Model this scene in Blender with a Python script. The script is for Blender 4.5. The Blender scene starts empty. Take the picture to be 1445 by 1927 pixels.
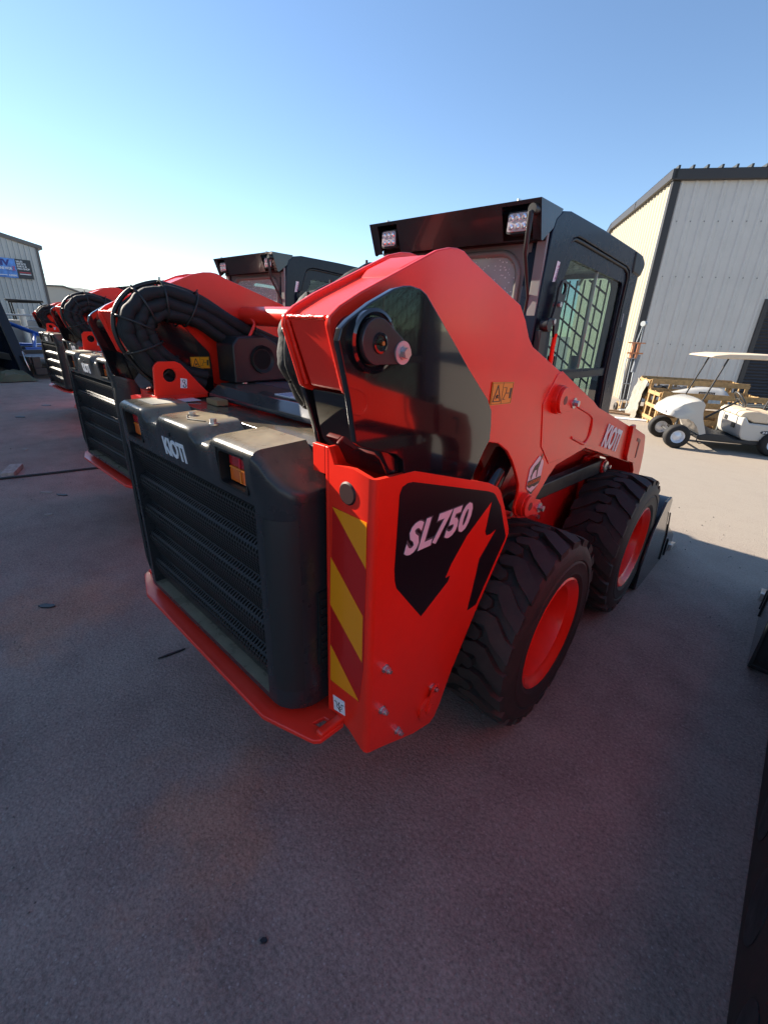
import bpy, bmesh, math, random
from mathutils import Vector, Matrix
from mathutils.geometry import tessellate_polygon
random.seed(7)
R = math.radians
SC = bpy.context.scene
COL = SC.collection

# ------------------------------------------------------------------ camera, sky, sun, exposure
cam_d = bpy.data.cameras.new("camera")
cam = bpy.data.objects.new("camera", cam_d)
COL.objects.link(cam)
cr = Vector((0.7258051931, 0.6867152924, 0.0403599900))
cu = Vector((-0.2940044412, 0.2566277147, 0.9207082082))
cf = Vector((-0.6219069144, 0.6801208152, -0.3881590739))
m = Matrix((cr, cu, -cf)).transposed().to_4x4()
m.translation = Vector((1.31, -1.545, 1.523))
cam.matrix_world = m
cam_d.sensor_fit = 'HORIZONTAL'
cam_d.sensor_width = 36.0
cam_d.lens = 20.513
cam_d.clip_start = 0.02
cam_d.clip_end = 3000
SC.camera = cam

SUN_EL = R(28)
SUN_AZ = R(-13)                       # turned this much from -X towards +Y
SDIR = Vector((-math.cos(SUN_AZ) * math.cos(SUN_EL), math.sin(SUN_AZ) * math.cos(SUN_EL), math.sin(SUN_EL)))
w = bpy.data.worlds.new("World")
SC.world = w
w.use_nodes = True
nt = w.node_tree
bg = nt.nodes["Background"]
sky = nt.nodes.new("ShaderNodeTexSky")
sky.sky_type = 'NISHITA'
sky.sun_disc = False
sky.sun_elevation = SUN_EL
sky.sun_rotation = math.atan2(SDIR.x, SDIR.y)
sky.altitude = 300
sky.air_density = 1.0
sky.dust_density = 0.05
sky.ozone_density = 3.0
nt.links.new(sky.outputs[0], bg.inputs[0])
bg.inputs[1].default_value = 0.056
sl = bpy.data.lights.new("sun", 'SUN')
sl.energy = 3.4
sl.angle = R(0.53)
sl.color = (1.0, 0.90, 0.76)
so = bpy.data.objects.new("sun", sl)
COL.objects.link(so)
so.rotation_euler = SDIR.to_track_quat('Z', 'Y').to_euler()
SC.view_settings.view_transform = 'Standard'
SC.view_settings.look = 'None'
SC.view_settings.gamma = 1.0
SC.view_settings.exposure = 1.92

# ------------------------------------------------------------------ materials
MATS = {}
def pset(b, **k):
    for n, v in k.items():
        n = n.replace('_', ' ')
        if n in b.inputs:
            b.inputs[n].default_value = v
def mat(name, col, rough=0.5, metal=0.0, coat=0.0, bump=0.0, bscale=200.0, var=0.0, vscale=8.0, dust=0.0, spec=0.5, coatr=0.05, rvar=0.0, emis=None, vtint=None):
    if name in MATS:
        return MATS[name]
    m = bpy.data.materials.new(name)
    m.use_nodes = True
    t = m.node_tree
    b = t.nodes["Principled BSDF"]
    c4 = (col[0], col[1], col[2], 1)
    pset(b, Base_Color=c4, Roughness=rough, Metallic=metal, Specular_IOR_Level=spec, Coat_Weight=coat, Coat_Roughness=coatr)
    tc = t.nodes.new("ShaderNodeTexCoord")
    out = None
    if var or dust or rvar:
        n = t.nodes.new("ShaderNodeTexNoise")
        n.inputs["Scale"].default_value = vscale
        n.inputs["Detail"].default_value = 6
        n.inputs["Roughness"].default_value = 0.65
        t.links.new(tc.outputs["Object"], n.inputs["Vector"])
    if var:
        mx = t.nodes.new("ShaderNodeMix"); mx.data_type = 'RGBA'
        mr = t.nodes.new("ShaderNodeMapRange")
        mr.inputs[1].default_value = 0.3; mr.inputs[2].default_value = 0.7
        t.links.new(n.outputs[0], mr.inputs[0])
        t.links.new(mr.outputs[0], mx.inputs[0])
        lo = tuple(max(0, c * (1 - var)) for c in col) + (1,)
        hi = tuple(min(1, c * (1 + var)) for c in (vtint or col)) + (1,)
        mx.inputs[6].default_value = lo
        mx.inputs[7].default_value = hi
        out = mx.outputs[2]
    if dust:
        g = t.nodes.new("ShaderNodeNewGeometry")
        sp = t.nodes.new("ShaderNodeSeparateXYZ")
        t.links.new(g.outputs["Normal"], sp.inputs[0])
        m1 = t.nodes.new("ShaderNodeMapRange")
        m1.inputs[1].default_value = 0.35; m1.inputs[2].default_value = 0.98
        t.links.new(sp.outputs[2], m1.inputs[0])
        m2 = t.nodes.new("ShaderNodeMapRange")
        m2.inputs[1].default_value = 0.25; m2.inputs[2].default_value = 0.75
        m2.inputs[3].default_value = 0.35; m2.inputs[4].default_value = 1.0
        t.links.new(n.outputs[0], m2.inputs[0])
        mu = t.nodes.new("ShaderNodeMath"); mu.operation = 'MULTIPLY'
        t.links.new(m1.outputs[0], mu.inputs[0]); t.links.new(m2.outputs[0], mu.inputs[1])
        mu2 = t.nodes.new("ShaderNodeMath"); mu2.operation = 'MULTIPLY'
        t.links.new(mu.outputs[0], mu2.inputs[0]); mu2.inputs[1].default_value = dust
        mx2 = t.nodes.new("ShaderNodeMix"); mx2.data_type = 'RGBA'
        t.links.new(mu2.outputs[0], mx2.inputs[0])
        if out: t.links.new(out, mx2.inputs[6])
        else: mx2.inputs[6].default_value = c4
        mx2.inputs[7].default_value = (0.35, 0.285, 0.185, 1)
        out = mx2.outputs[2]
    if out:
        t.links.new(out, b.inputs["Base Color"])
    if rvar:
        mr2 = t.nodes.new("ShaderNodeMapRange")
        mr2.inputs[1].default_value = 0.3; mr2.inputs[2].default_value = 0.7
        mr2.inputs[3].default_value = rough * (1 - rvar); mr2.inputs[4].default_value = min(1, rough * (1 + rvar))
        t.links.new(n.outputs[0], mr2.inputs[0])
        t.links.new(mr2.outputs[0], b.inputs["Roughness"])
    if bump:
        nb = t.nodes.new("ShaderNodeTexNoise")
        nb.inputs["Scale"].default_value = bscale
        nb.inputs["Detail"].default_value = 3
        t.links.new(tc.outputs["Object"], nb.inputs["Vector"])
        bp = t.nodes.new("ShaderNodeBump")
        bp.inputs["Strength"].default_value = bump
        bp.inputs["Distance"].default_value = 0.002
        t.links.new(nb.outputs[0], bp.inputs["Height"])
        t.links.new(bp.outputs[0], b.inputs["Normal"])
    if emis:
        pset(b, Emission_Color=(emis[0], emis[1], emis[2], 1), Emission_Strength=emis[3])
    MATS[name] = m
    return m
def glassmat(name, tint, refl=0.12, drops_glare=0.0):
    m = bpy.data.materials.new(name); m.use_nodes = True
    t = m.node_tree
    for n in list(t.nodes):
        if n.type != 'OUTPUT_MATERIAL': t.nodes.remove(n)
    o = t.nodes["Material Output"]
    tr = t.nodes.new("ShaderNodeBsdfTransparent"); tr.inputs[0].default_value = tint + (1,)
    gl = t.nodes.new("ShaderNodeBsdfGlossy"); gl.inputs["Roughness"].default_value = 0.02
    fr = t.nodes.new("ShaderNodeFresnel"); fr.inputs[0].default_value = 1.5
    ad = t.nodes.new("ShaderNodeMath"); ad.operation = 'ADD'; ad.inputs[1].default_value = refl
    ad.use_clamp = True
    t.links.new(fr.outputs[0], ad.inputs[0])
    ge = t.nodes.new("ShaderNodeNewGeometry")
    bk = t.nodes.new("ShaderNodeMath"); bk.operation = 'SUBTRACT'; bk.inputs[0].default_value = 1; t.links.new(ge.outputs["Backfacing"], bk.inputs[1])
    bm_ = t.nodes.new("ShaderNodeMath"); bm_.operation = 'MULTIPLY'; t.links.new(ad.outputs[0], bm_.inputs[0]); t.links.new(bk.outputs[0], bm_.inputs[1])
    mx = t.nodes.new("ShaderNodeMixShader")
    t.links.new(bm_.outputs[0], mx.inputs[0]); t.links.new(tr.outputs[0], mx.inputs[1]); t.links.new(gl.outputs[0], mx.inputs[2])
    last = mx
    if drops_glare:      # water drops and dust; the even pale veil also paints in reflected sky
        tc = t.nodes.new("ShaderNodeTexCoord")
        v = t.nodes.new("ShaderNodeTexVoronoi"); v.inputs["Scale"].default_value = 75
        t.links.new(tc.outputs["Object"], v.inputs["Vector"])
        v2 = t.nodes.new("ShaderNodeTexNoise"); v2.inputs["Scale"].default_value = 14
        t.links.new(tc.outputs["Object"], v2.inputs["Vector"])
        l1 = t.nodes.new("ShaderNodeMath"); l1.operation = 'LESS_THAN'
        mm = t.nodes.new("ShaderNodeMath"); mm.operation = 'MULTIPLY'; mm.inputs[1].default_value = 0.42
        t.links.new(v2.outputs[0], mm.inputs[0])
        t.links.new(v.outputs["Distance"], l1.inputs[0]); t.links.new(mm.outputs[0], l1.inputs[1])
        k = t.nodes.new("ShaderNodeMath"); k.operation = 'MULTIPLY_ADD'; k.inputs[1].default_value = drops_glare * .7; k.inputs[2].default_value = 0.32
        t.links.new(l1.outputs[0], k.inputs[0])
        df = t.nodes.new("ShaderNodeBsdfDiffuse"); df.inputs[0].default_value = (0.7, 0.74, 0.74, 1)
        m2 = t.nodes.new("ShaderNodeMixShader")
        t.links.new(k.outputs[0], m2.inputs[0]); t.links.new(mx.outputs[0], m2.inputs[1]); t.links.new(df.outputs[0], m2.inputs[2])
        last = m2
    t.links.new(last.outputs[0], o.inputs[0])
    MATS[name] = m
    return m
RED = mat("red_paint", (0.88, 0.024, 0.009), 0.33, dust=0.10, var=0.06, coat=0.22, coatr=0.12, bump=0.05, bscale=420, rvar=0.10, vscale=5)
REDD = mat("red_chassis_paint", (0.60, 0.014, 0.010), 0.38, coat=0.2, var=0.15, vscale=6)
BLK = mat("black_gloss", (0.010, 0.009, 0.011), 0.08, coat=0.6, coatr=0.03, rvar=0.1, vscale=6)
BLK2 = mat("black_satin", (0.014, 0.014, 0.016), 0.42, bump=0.05, rvar=0.25, vscale=10)
PLA = mat("hood_plastic", (0.024, 0.025, 0.028), 0.29, bump=0.06, bscale=700, dust=1.0, vscale=9, rvar=0.3)
PLA2 = mat("grille_plastic", (0.024, 0.024, 0.025), 0.50, spec=0.35)
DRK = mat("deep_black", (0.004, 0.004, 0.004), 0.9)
NAVY = mat("cab_paint", (0.006, 0.010, 0.024), 0.28, spec=0.22, coat=0.06, coatr=0.06, rvar=0.1, vscale=6)
RUB = mat("tyre_rubber", (0.036, 0.030, 0.027), 0.62, var=0.35, vscale=18, bump=0.35, bscale=150, vtint=(0.034, 0.026, 0.022))
SEAL = mat("rubber_seal", (0.012, 0.012, 0.012), 0.45)
HOSE = mat("hose_sleeve", (0.009, 0.009, 0.010), 0.75, bump=1.0, bscale=60, var=0.3, vscale=30)
STL = mat("zinc_steel", (0.62, 0.60, 0.58), 0.32, metal=0.9)
CHR = mat("chrome", (0.8, 0.8, 0.82), 0.08, metal=1.0)
WSH = mat("washer_zinc", (0.62, 0.50, 0.50), 0.4, metal=0.5)
BUCK = mat("bucket_paint", (0.022, 0.022, 0.024), 0.22, coat=0.4, var=0.2, vscale=6, coatr=0.1)
WHT = mat("white_vinyl", (0.80, 0.80, 0.82), 0.35)
WHTP = mat("white_letter_vinyl", (0.80, 0.72, 0.77), 0.35)
DEC = mat("black_decal", (0.012, 0.008, 0.011), 0.30)
YEL = mat("warning_yellow", (0.80, 0.36, 0.01), 0.35)
REFY = mat("reflective_yellow", (0.92, 0.29, 0.006), 0.30, coat=0.3)
REFR = mat("reflective_red", (0.55, 0.010, 0.008), 0.28, coat=0.4)
LRED = mat("lens_red", (0.42, 0.012, 0.016), 0.12, coat=0.5)
LAMB = mat("lens_amber", (0.75, 0.13, 0.012), 0.12, coat=0.5)
LSM = mat("lens_smoke", (0.10, 0.02, 0.018), 0.1, coat=0.5)
LMP = mat("work_light_lens", (0.62, 0.56, 0.60), 0.12, metal=0.4, coat=0.5)
ORG = mat("orange_ink", (0.75, 0.17, 0.03), 0.4)
OLV = mat("olive_ink", (0.045, 0.042, 0.030), 0.4)
GLS = glassmat("cab_glass", (0.68, 0.77, 0.76), 0.0)
GLSR = glassmat("rear_glass", (0.80, 0.92, 0.90), 0.04, drops_glare=0.75)
SEAT = mat("seat_vinyl", (0.025, 0.025, 0.027), 0.6)

# ------------------------------------------------------------------ mesh helpers
def finish(name, verts, faces, material, parent=None, smooth=None, bevel=None, seg=2, mats=None, midx=None, recalc=True):
    me = bpy.data.meshes.new(name)
    me.from_pydata([tuple(v) for v in verts], [], faces)
    bm = bmesh.new(); bm.from_mesh(me)
    if recalc:
        bmesh.ops.recalc_face_normals(bm, faces=bm.faces)
    if smooth is not None:
        lim = math.radians(smooth)
        for f in bm.faces: f.smooth = True
        for e in bm.edges:
            e.smooth = not (len(e.link_faces) != 2 or e.calc_face_angle(0) > lim)
    bm.to_mesh(me); bm.free()
    if mats:
        for mm in mats: me.materials.append(mm)
        if midx:
            for p, i in zip(me.polygons, midx): p.material_index = i
    else:
        me.materials.append(material)
    o = bpy.data.objects.new(name, me)
    COL.objects.link(o)
    if parent: o.parent = parent
    if bevel:
        b = o.modifiers.new("bevel", 'BEVEL')
        b.width = bevel; b.segments = seg; b.limit_method = 'ANGLE'; b.angle_limit = R(30)
        b.harden_normals = False
        for p in me.polygons: p.use_smooth = True
        ws = o.modifiers.new("wn", 'WEIGHTED_NORMAL'); ws.keep_sharp = True
    return o
class MB:
    def __init__(s): s.v = []; s.f = []
    def add(s, vs, fs):
        n = len(s.v); s.v += [Vector(v) for v in vs]; s.f += [tuple(i + n for i in f) for f in fs]; return s
    def box(s, lo, hi, M=None):
        x0, y0, z0 = lo; x1, y1, z1 = hi
        vs = [Vector(p) for p in ((x0,y0,z0),(x1,y0,z0),(x1,y1,z0),(x0,y1,z0),(x0,y0,z1),(x1,y0,z1),(x1,y1,z1),(x0,y1,z1))]
        if M: vs = [M @ v for v in vs]
        return s.add(vs, [(0,3,2,1),(4,5,6,7),(0,1,5,4),(1,2,6,5),(2,3,7,6),(3,0,4,7)])
    def prism(s, poly, a, b, axis='x', holes=()):
        """poly in the other two coordinates (in order), extruded along axis from a to b"""
        def P(p, t):
            if axis == 'x': return (t, p[0], p[1])
            if axis == 'y': return (p[0], t, p[1])
            return (p[0], p[1], t)
        loops = [list(poly)] + [list(h) for h in holes]
        base = len(s.v)
        tot = sum(len(l) for l in loops)
        for t in (a, b):
            for l in loops: s.v += [Vector(P(p, t)) for p in l]
        if not holes:
            s.f.append(tuple(range(base, base + tot)))
            s.f.append(tuple(reversed(range(base + tot, base + 2 * tot))))
        else:
            tri = tessellate_polygon([[Vector((p[0], p[1], 0)) for p in l] for l in loops])
            for q in tri:
                s.f.append(tuple(base + i for i in q))
                s.f.append(tuple(base + tot + i for i in reversed(q)))
        k = base
        for l in loops:
            n = len(l)
            for i in range(n):
                j = (i + 1) % n
                s.f.append((k + i, k + j, k + tot + j, k + tot + i))
            k += n
        return s
    def cyl(s, p0, p1, r0, r1=None, n=20, cap=True):
        p0, p1 = Vector(p0), Vector(p1)
        r1 = r0 if r1 is None else r1
        d = (p1 - p0).normalized()
        a = d.orthogonal().normalized(); b = d.cross(a)
        vs = []
        for p, r in ((p0, r0), (p1, r1)):
            for i in range(n):
                t = 2 * math.pi * i / n
                vs.append(p + (a * math.cos(t) + b * math.sin(t)) * r)
        fs = [(i, (i + 1) % n, n + (i + 1) % n, n + i) for i in range(n)]
        if cap: fs += [tuple(reversed(range(n))), tuple(range(n, 2 * n))]
        return s.add(vs, fs)
    def tube(s, pts, r, n=10, closed=False, cap=True, flat=None):
        pts = [Vector(p) for p in pts]
        m = len(pts); vs = []; prev = None
        for i, p in enumerate(pts):
            if closed: d = pts[(i + 1) % m] - pts[i - 1]
            else: d = pts[min(i + 1, m - 1)] - pts[max(i - 1, 0)]
            d.normalize()
            if prev is None: a = d.orthogonal().normalized()
            else:
                a = prev - d * prev.dot(d)
                a = a.normalized() if a.length > 1e-6 else d.orthogonal().normalized()
            prev = a; b = d.cross(a)
            rr = r[i] if isinstance(r, (list, tuple)) else r
            for k in range(n):
                t = 2 * math.pi * k / n
                vs.append(p + (a * math.cos(t) + b * math.sin(t)) * rr)
        fs = []
        for i in range(m if closed else m - 1):
            j = (i + 1) % m
            for k in range(n):
                l = (k + 1) % n
                fs.append((i * n + k, i * n + l, j * n + l, j * n + k))
        if cap and not closed:
            fs += [tuple(reversed(range(n))), tuple(range((m - 1) * n, m * n))]
        return s.add(vs, fs)
    def lathe(s, prof, c, axis='x', n=48, closed=False):
        c = Vector(c); m = len(prof); vs = []
        for i in range(n):
            t = 2 * math.pi * i / n
            for (h, r) in prof:
                if axis == 'x': vs.append(c + Vector((h, r * math.cos(t), r * math.sin(t))))
                elif axis == 'y': vs.append(c + Vector((r * math.cos(t), h, r * math.sin(t))))
                else: vs.append(c + Vector((r * math.cos(t), r * math.sin(t), h)))
        fs = []
        for i in range(n):
            j = (i + 1) % n
            for k in range(m if closed else m - 1):
                l = (k + 1) % m
                fs.append((i * m + k, i * m + l, j * m + l, j * m + k))
        return s.add(vs, fs)
    def build(s, name, material, parent=None, **k):
        return finish(name, s.v, s.f, material, parent, **k)
def tag(o, label=None, cat=None, group=None, kind=None):
    if label: o['label'] = label
    if cat: o['category'] = cat
    if group: o['group'] = group
    if kind: o['kind'] = kind
    return o
def empty(name, loc=(0,0,0), rz=0, rx=0, ry=0):
    o = bpy.data.objects.new(name, None); COL.objects.link(o)
    o.location = loc; o.rotation_euler = (rx, ry, rz); o.empty_display_size = 0.1
    return o
def smooth_poly(pts, it=1, keep=()):
    """corner cutting of a polygon"""
    for _ in range(it):
        out = []
        n = len(pts)
        for i in range(n):
            a, b, c = Vector(pts[i - 1]), Vector(pts[i]), Vector(pts[(i + 1) % n])
            l = min((a - b).length, (c - b).length) * 0.3
            out.append(tuple(b + (a - b).normalized() * l)); out.append(tuple(b + (c - b).normalized() * l))
        pts = out
    return pts
def circle(cx, cy, r, n=24, a0=0.0):
    return [(cx + r * math.cos(a0 + 2 * math.pi * i / n), cy + r * math.sin(a0 + 2 * math.pi * i / n)) for i in range(n)]
def rrect(x0, y0, x1, y1, r, n=4):
    out = []
    for cx, cy, a in ((x1 - r, y1 - r, 0), (x0 + r, y1 - r, 90), (x0 + r, y0 + r, 180), (x1 - r, y0 + r, 270)):
        for i in range(n + 1):
            t = R(a + 90 * i / n); out.append((cx + r * math.cos(t), cy + r * math.sin(t)))
    return out
def catmull(pts, n=5):
    P = [Vector(p) for p in pts]; out = []
    for i in range(len(P) - 1):
        a = P[max(i - 1, 0)]; b = P[i]; c = P[i + 1]; d = P[min(i + 2, len(P) - 1)]
        for k in range(n):
            t = k / n
            out.append(0.5 * ((2 * b) + (c - a) * t + (2 * a - 5 * b + 4 * c - d) * t * t + (3 * b - a - 3 * c + d) * t ** 3))
    out.append(P[-1]); return out
def text_obj(name, body, material, parent, O, U, V, w, h, bold=0.0, shear=0.0, depth=0.002, spacing=1.0):
    """letters filling the box from corner O along unit vectors U (width w) and V (height h)"""
    cu_ = bpy.data.curves.new(name, 'FONT'); cu_.body = body
    cu_.size = 1; cu_.offset = bold; cu_.shear = shear; cu_.space_character = spacing
    cu_.resolution_u = 3
    to = bpy.data.objects.new(name, cu_); COL.objects.link(to)
    dg = bpy.context.evaluated_depsgraph_get(); dg.update()
    me = bpy.data.meshes.new_from_object(to.evaluated_get(dg))
    bpy.data.objects.remove(to); bpy.data.curves.remove(cu_)
    xs = [v.co.x for v in me.vertices]; ys = [v.co.y for v in me.vertices]
    x0, x1, y0, y1 = min(xs), max(xs), min(ys), max(ys)
    U, V, O = Vector(U).normalized(), Vector(V), Vector(O)
    Vn = V.normalized(); N = U.cross(Vn).normalized()
    for v in me.vertices:
        v.co = O + U * ((v.co.x - x0) / (x1 - x0) * w) + Vn * ((v.co.y - y0) / (y1 - y0) * h)
    me.materials.clear(); me.materials.append(material)
    for p in me.polygons: p.use_smooth = False
    for att in ('sharp_face', 'custom_normal'):
        if att in me.attributes: me.attributes.remove(me.attributes[att])
    for p in me.polygons: p.use_smooth = False
    me.name = name
    o = bpy.data.objects.new(name, me); COL.objects.link(o); o.parent = parent
    sd = o.modifiers.new("thick", 'SOLIDIFY'); sd.thickness = depth; sd.offset = 0
    return o
def kids(o): return [c for c in bpy.data.objects if c.parent == o]
def copy_tree(o, parent=None, skip=()):
    c = o.copy(); COL.objects.link(c)
    if parent: c.parent = parent
    for ch in CH.get(o.name, []):
        if ch.name.split('.')[0] in skip: continue
        copy_tree(ch, c, skip)
    return c
CH = {}
def index_children():
    CH.clear()
    for o in bpy.data.objects:
        if o.parent: CH.setdefault(o.parent.name, []).append(o)

# ------------------------------------------------------------------ ground
def gz(y):
    t = min(1, max(0, (y - 2.6) / 6.2))
    return -0.5 * (0.35 * t + 0.65 * t * t * (3 - 2 * t))
def asphalt():
    m = bpy.data.materials.new("asphalt"); m.use_nodes = True
    t = m.node_tree; b = t.nodes["Principled BSDF"]
    tc = t.nodes.new("ShaderNodeTexCoord")
    def noise(s, d=4, r=0.6):
        n = t.nodes.new("ShaderNodeTexNoise"); n.inputs["Scale"].default_value = s; n.inputs["Detail"].default_value = d; n.inputs["Roughness"].default_value = r
        t.links.new(tc.outputs["Object"], n.inputs["Vector"]); return n
    def ramp(src, a, b_, c0, c1):
        r = t.nodes.new("ShaderNodeMapRange"); r.inputs[1].default_value = a; r.inputs[2].default_value = b_
        r.inputs[3].default_value = c0; r.inputs[4].default_value = c1; t.links.new(src, r.inputs[0]); return r
    big = noise(0.55, 6); mid = noise(3.5, 6, 0.7); fin = noise(80, 6, 0.8)
    base = t.nodes.new("ShaderNodeMix"); base.data_type = 'RGBA'
    base.inputs[6].default_value = (0.205, 0.156, 0.134, 1); base.inputs[7].default_value = (0.345, 0.265, 0.222, 1)
    r1 = ramp(big.outputs[0], 0.25, 0.78, 0, 1); t.links.new(r1.outputs[0], base.inputs[0])
    mul = t.nodes.new("ShaderNodeMix"); mul.data_type = 'RGBA'; mul.blend_type = 'MULTIPLY'; mul.inputs[0].default_value = 1
    r2 = ramp(mid.outputs[0], 0.3, 0.7, 0.82, 1.18)
    r3 = ramp(fin.outputs[0], 0.3, 0.7, 0.42, 1.58)
    mm = t.nodes.new("ShaderNodeMath"); mm.operation = 'MULTIPLY'
    t.links.new(r2.outputs[0], mm.inputs[0]); t.links.new(r3.outputs[0], mm.inputs[1])
    cb = t.nodes.new("ShaderNodeCombineColor")
    for i in range(3): t.links.new(mm.outputs[0], cb.inputs[i])
    t.links.new(base.outputs[2], mul.inputs[6]); t.links.new(cb.outputs[0], mul.inputs[7])
    # pale stones
    vo = t.nodes.new("ShaderNodeTexVoronoi"); vo.inputs["Scale"].default_value = 105; t.links.new(tc.outputs["Object"], vo.inputs["Vector"])
    sx = t.nodes.new("ShaderNodeSeparateColor"); t.links.new(vo.outputs["Color"], sx.inputs[0])
    g1 = t.nodes.new("ShaderNodeMath"); g1.operation = 'GREATER_THAN'; g1.inputs[1].default_value = 0.90; t.links.new(sx.outputs[0], g1.inputs[0])
    l1 = t.nodes.new("ShaderNodeMath"); l1.operation = 'LESS_THAN'; l1.inputs[1].default_value = 0.32; t.links.new(vo.outputs["Distance"], l1.inputs[0])
    mk = t.nodes.new("ShaderNodeMath"); mk.operation = 'MULTIPLY'; t.links.new(g1.outputs[0], mk.inputs[0]); t.links.new(l1.outputs[0], mk.inputs[1])
    mk2 = t.nodes.new("ShaderNodeMath"); mk2.operation = 'MULTIPLY'; mk2.inputs[1].default_value = 0.75; t.links.new(mk.outputs[0], mk2.inputs[0])
    st = t.nodes.new("ShaderNodeMix"); st.data_type = 'RGBA'; st.inputs[7].default_value = (0.40, 0.36, 0.32, 1)
    t.links.new(mk2.outputs[0], st.inputs[0]); t.links.new(mul.outputs[2], st.inputs[6])
    # paler tan, stronger further out in the yard
    sp = t.nodes.new("ShaderNodeSeparateXYZ"); t.links.new(tc.outputs["Object"], sp.inputs[0])
    ry = ramp(sp.outputs[1], 1.4, 3.2, 0, 1)
    dm = t.nodes.new("ShaderNodeMath"); dm.operation = 'MULTIPLY_ADD'; dm.inputs[1].default_value = 0.85; t.links.new(ry.outputs[0], dm.inputs[0])
    rb = ramp(mid.outputs[0], 0.35, 0.65, 0.0, 0.22); t.links.new(rb.outputs[0], dm.inputs[2])
    du = t.nodes.new("ShaderNodeMath"); du.operation = 'MULTIPLY'; t.links.new(dm.outputs[0], du.inputs[0]); t.links.new(r3.outputs[0], du.inputs[1]); du.use_clamp = True
    df = t.nodes.new("ShaderNodeMix"); df.data_type = 'RGBA'; df.inputs[7].default_value = (0.35, 0.295, 0.235, 1)
    t.links.new(du.outputs[0], df.inputs[0]); t.links.new(st.outputs[2], df.inputs[6])
    # warm patches painted in for light reflected off the machines
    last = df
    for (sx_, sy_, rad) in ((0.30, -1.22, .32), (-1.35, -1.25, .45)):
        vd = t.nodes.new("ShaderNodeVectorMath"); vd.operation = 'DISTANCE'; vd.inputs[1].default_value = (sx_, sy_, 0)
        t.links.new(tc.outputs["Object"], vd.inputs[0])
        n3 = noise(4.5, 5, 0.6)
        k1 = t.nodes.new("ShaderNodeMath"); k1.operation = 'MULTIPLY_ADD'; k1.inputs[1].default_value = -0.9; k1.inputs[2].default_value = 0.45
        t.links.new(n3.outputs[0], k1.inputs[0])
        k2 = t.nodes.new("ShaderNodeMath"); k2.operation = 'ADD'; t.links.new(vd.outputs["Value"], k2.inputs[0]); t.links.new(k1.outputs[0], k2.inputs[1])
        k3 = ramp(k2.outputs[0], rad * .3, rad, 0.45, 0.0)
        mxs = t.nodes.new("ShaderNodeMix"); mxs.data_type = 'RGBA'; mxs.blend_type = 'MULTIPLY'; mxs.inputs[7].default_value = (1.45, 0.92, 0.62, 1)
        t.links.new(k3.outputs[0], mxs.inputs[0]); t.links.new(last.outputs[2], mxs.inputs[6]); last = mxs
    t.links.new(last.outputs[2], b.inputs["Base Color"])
    b.inputs["Roughness"].default_value = 0.85
    bn = t.nodes.new("ShaderNodeBump"); bn.inputs["Strength"].default_value = 0.6; bn.inputs["Distance"].default_value = 0.006
    v2 = t.nodes.new("ShaderNodeTexVoronoi"); v2.inputs["Scale"].default_value = 110; t.links.new(tc.outputs["Object"], v2.inputs["Vector"])
    ad = t.nodes.new("ShaderNodeMath"); ad.operation = 'MULTIPLY_ADD'; ad.inputs[1].default_value = -0.6
    t.links.new(v2.outputs["Distance"], ad.inputs[0]); t.links.new(fin.outputs[0], ad.inputs[2])
    t.links.new(ad.outputs[0], bn.inputs["Height"]); t.links.new(bn.outputs[0], b.inputs["Normal"])
    return m
ys = [-900, -60, -8, 0, 2.6] + [2.6 + 0.31 * i for i in range(1, 21)] + [14, 60, 900]
xs = [-900, -60, -12, -4, 0, 4, 12, 60, 900]
gv = [(x, y, gz(y)) for y in ys for x in xs]
nx = len(xs)
gf = [(j * nx + i, j * nx + i + 1, (j + 1) * nx + i + 1, (j + 1) * nx + i) for j in range(len(ys) - 1) for i in range(nx - 1)]
tag(finish("ground", gv, gf, asphalt(), smooth=80), kind='structure')

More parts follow.
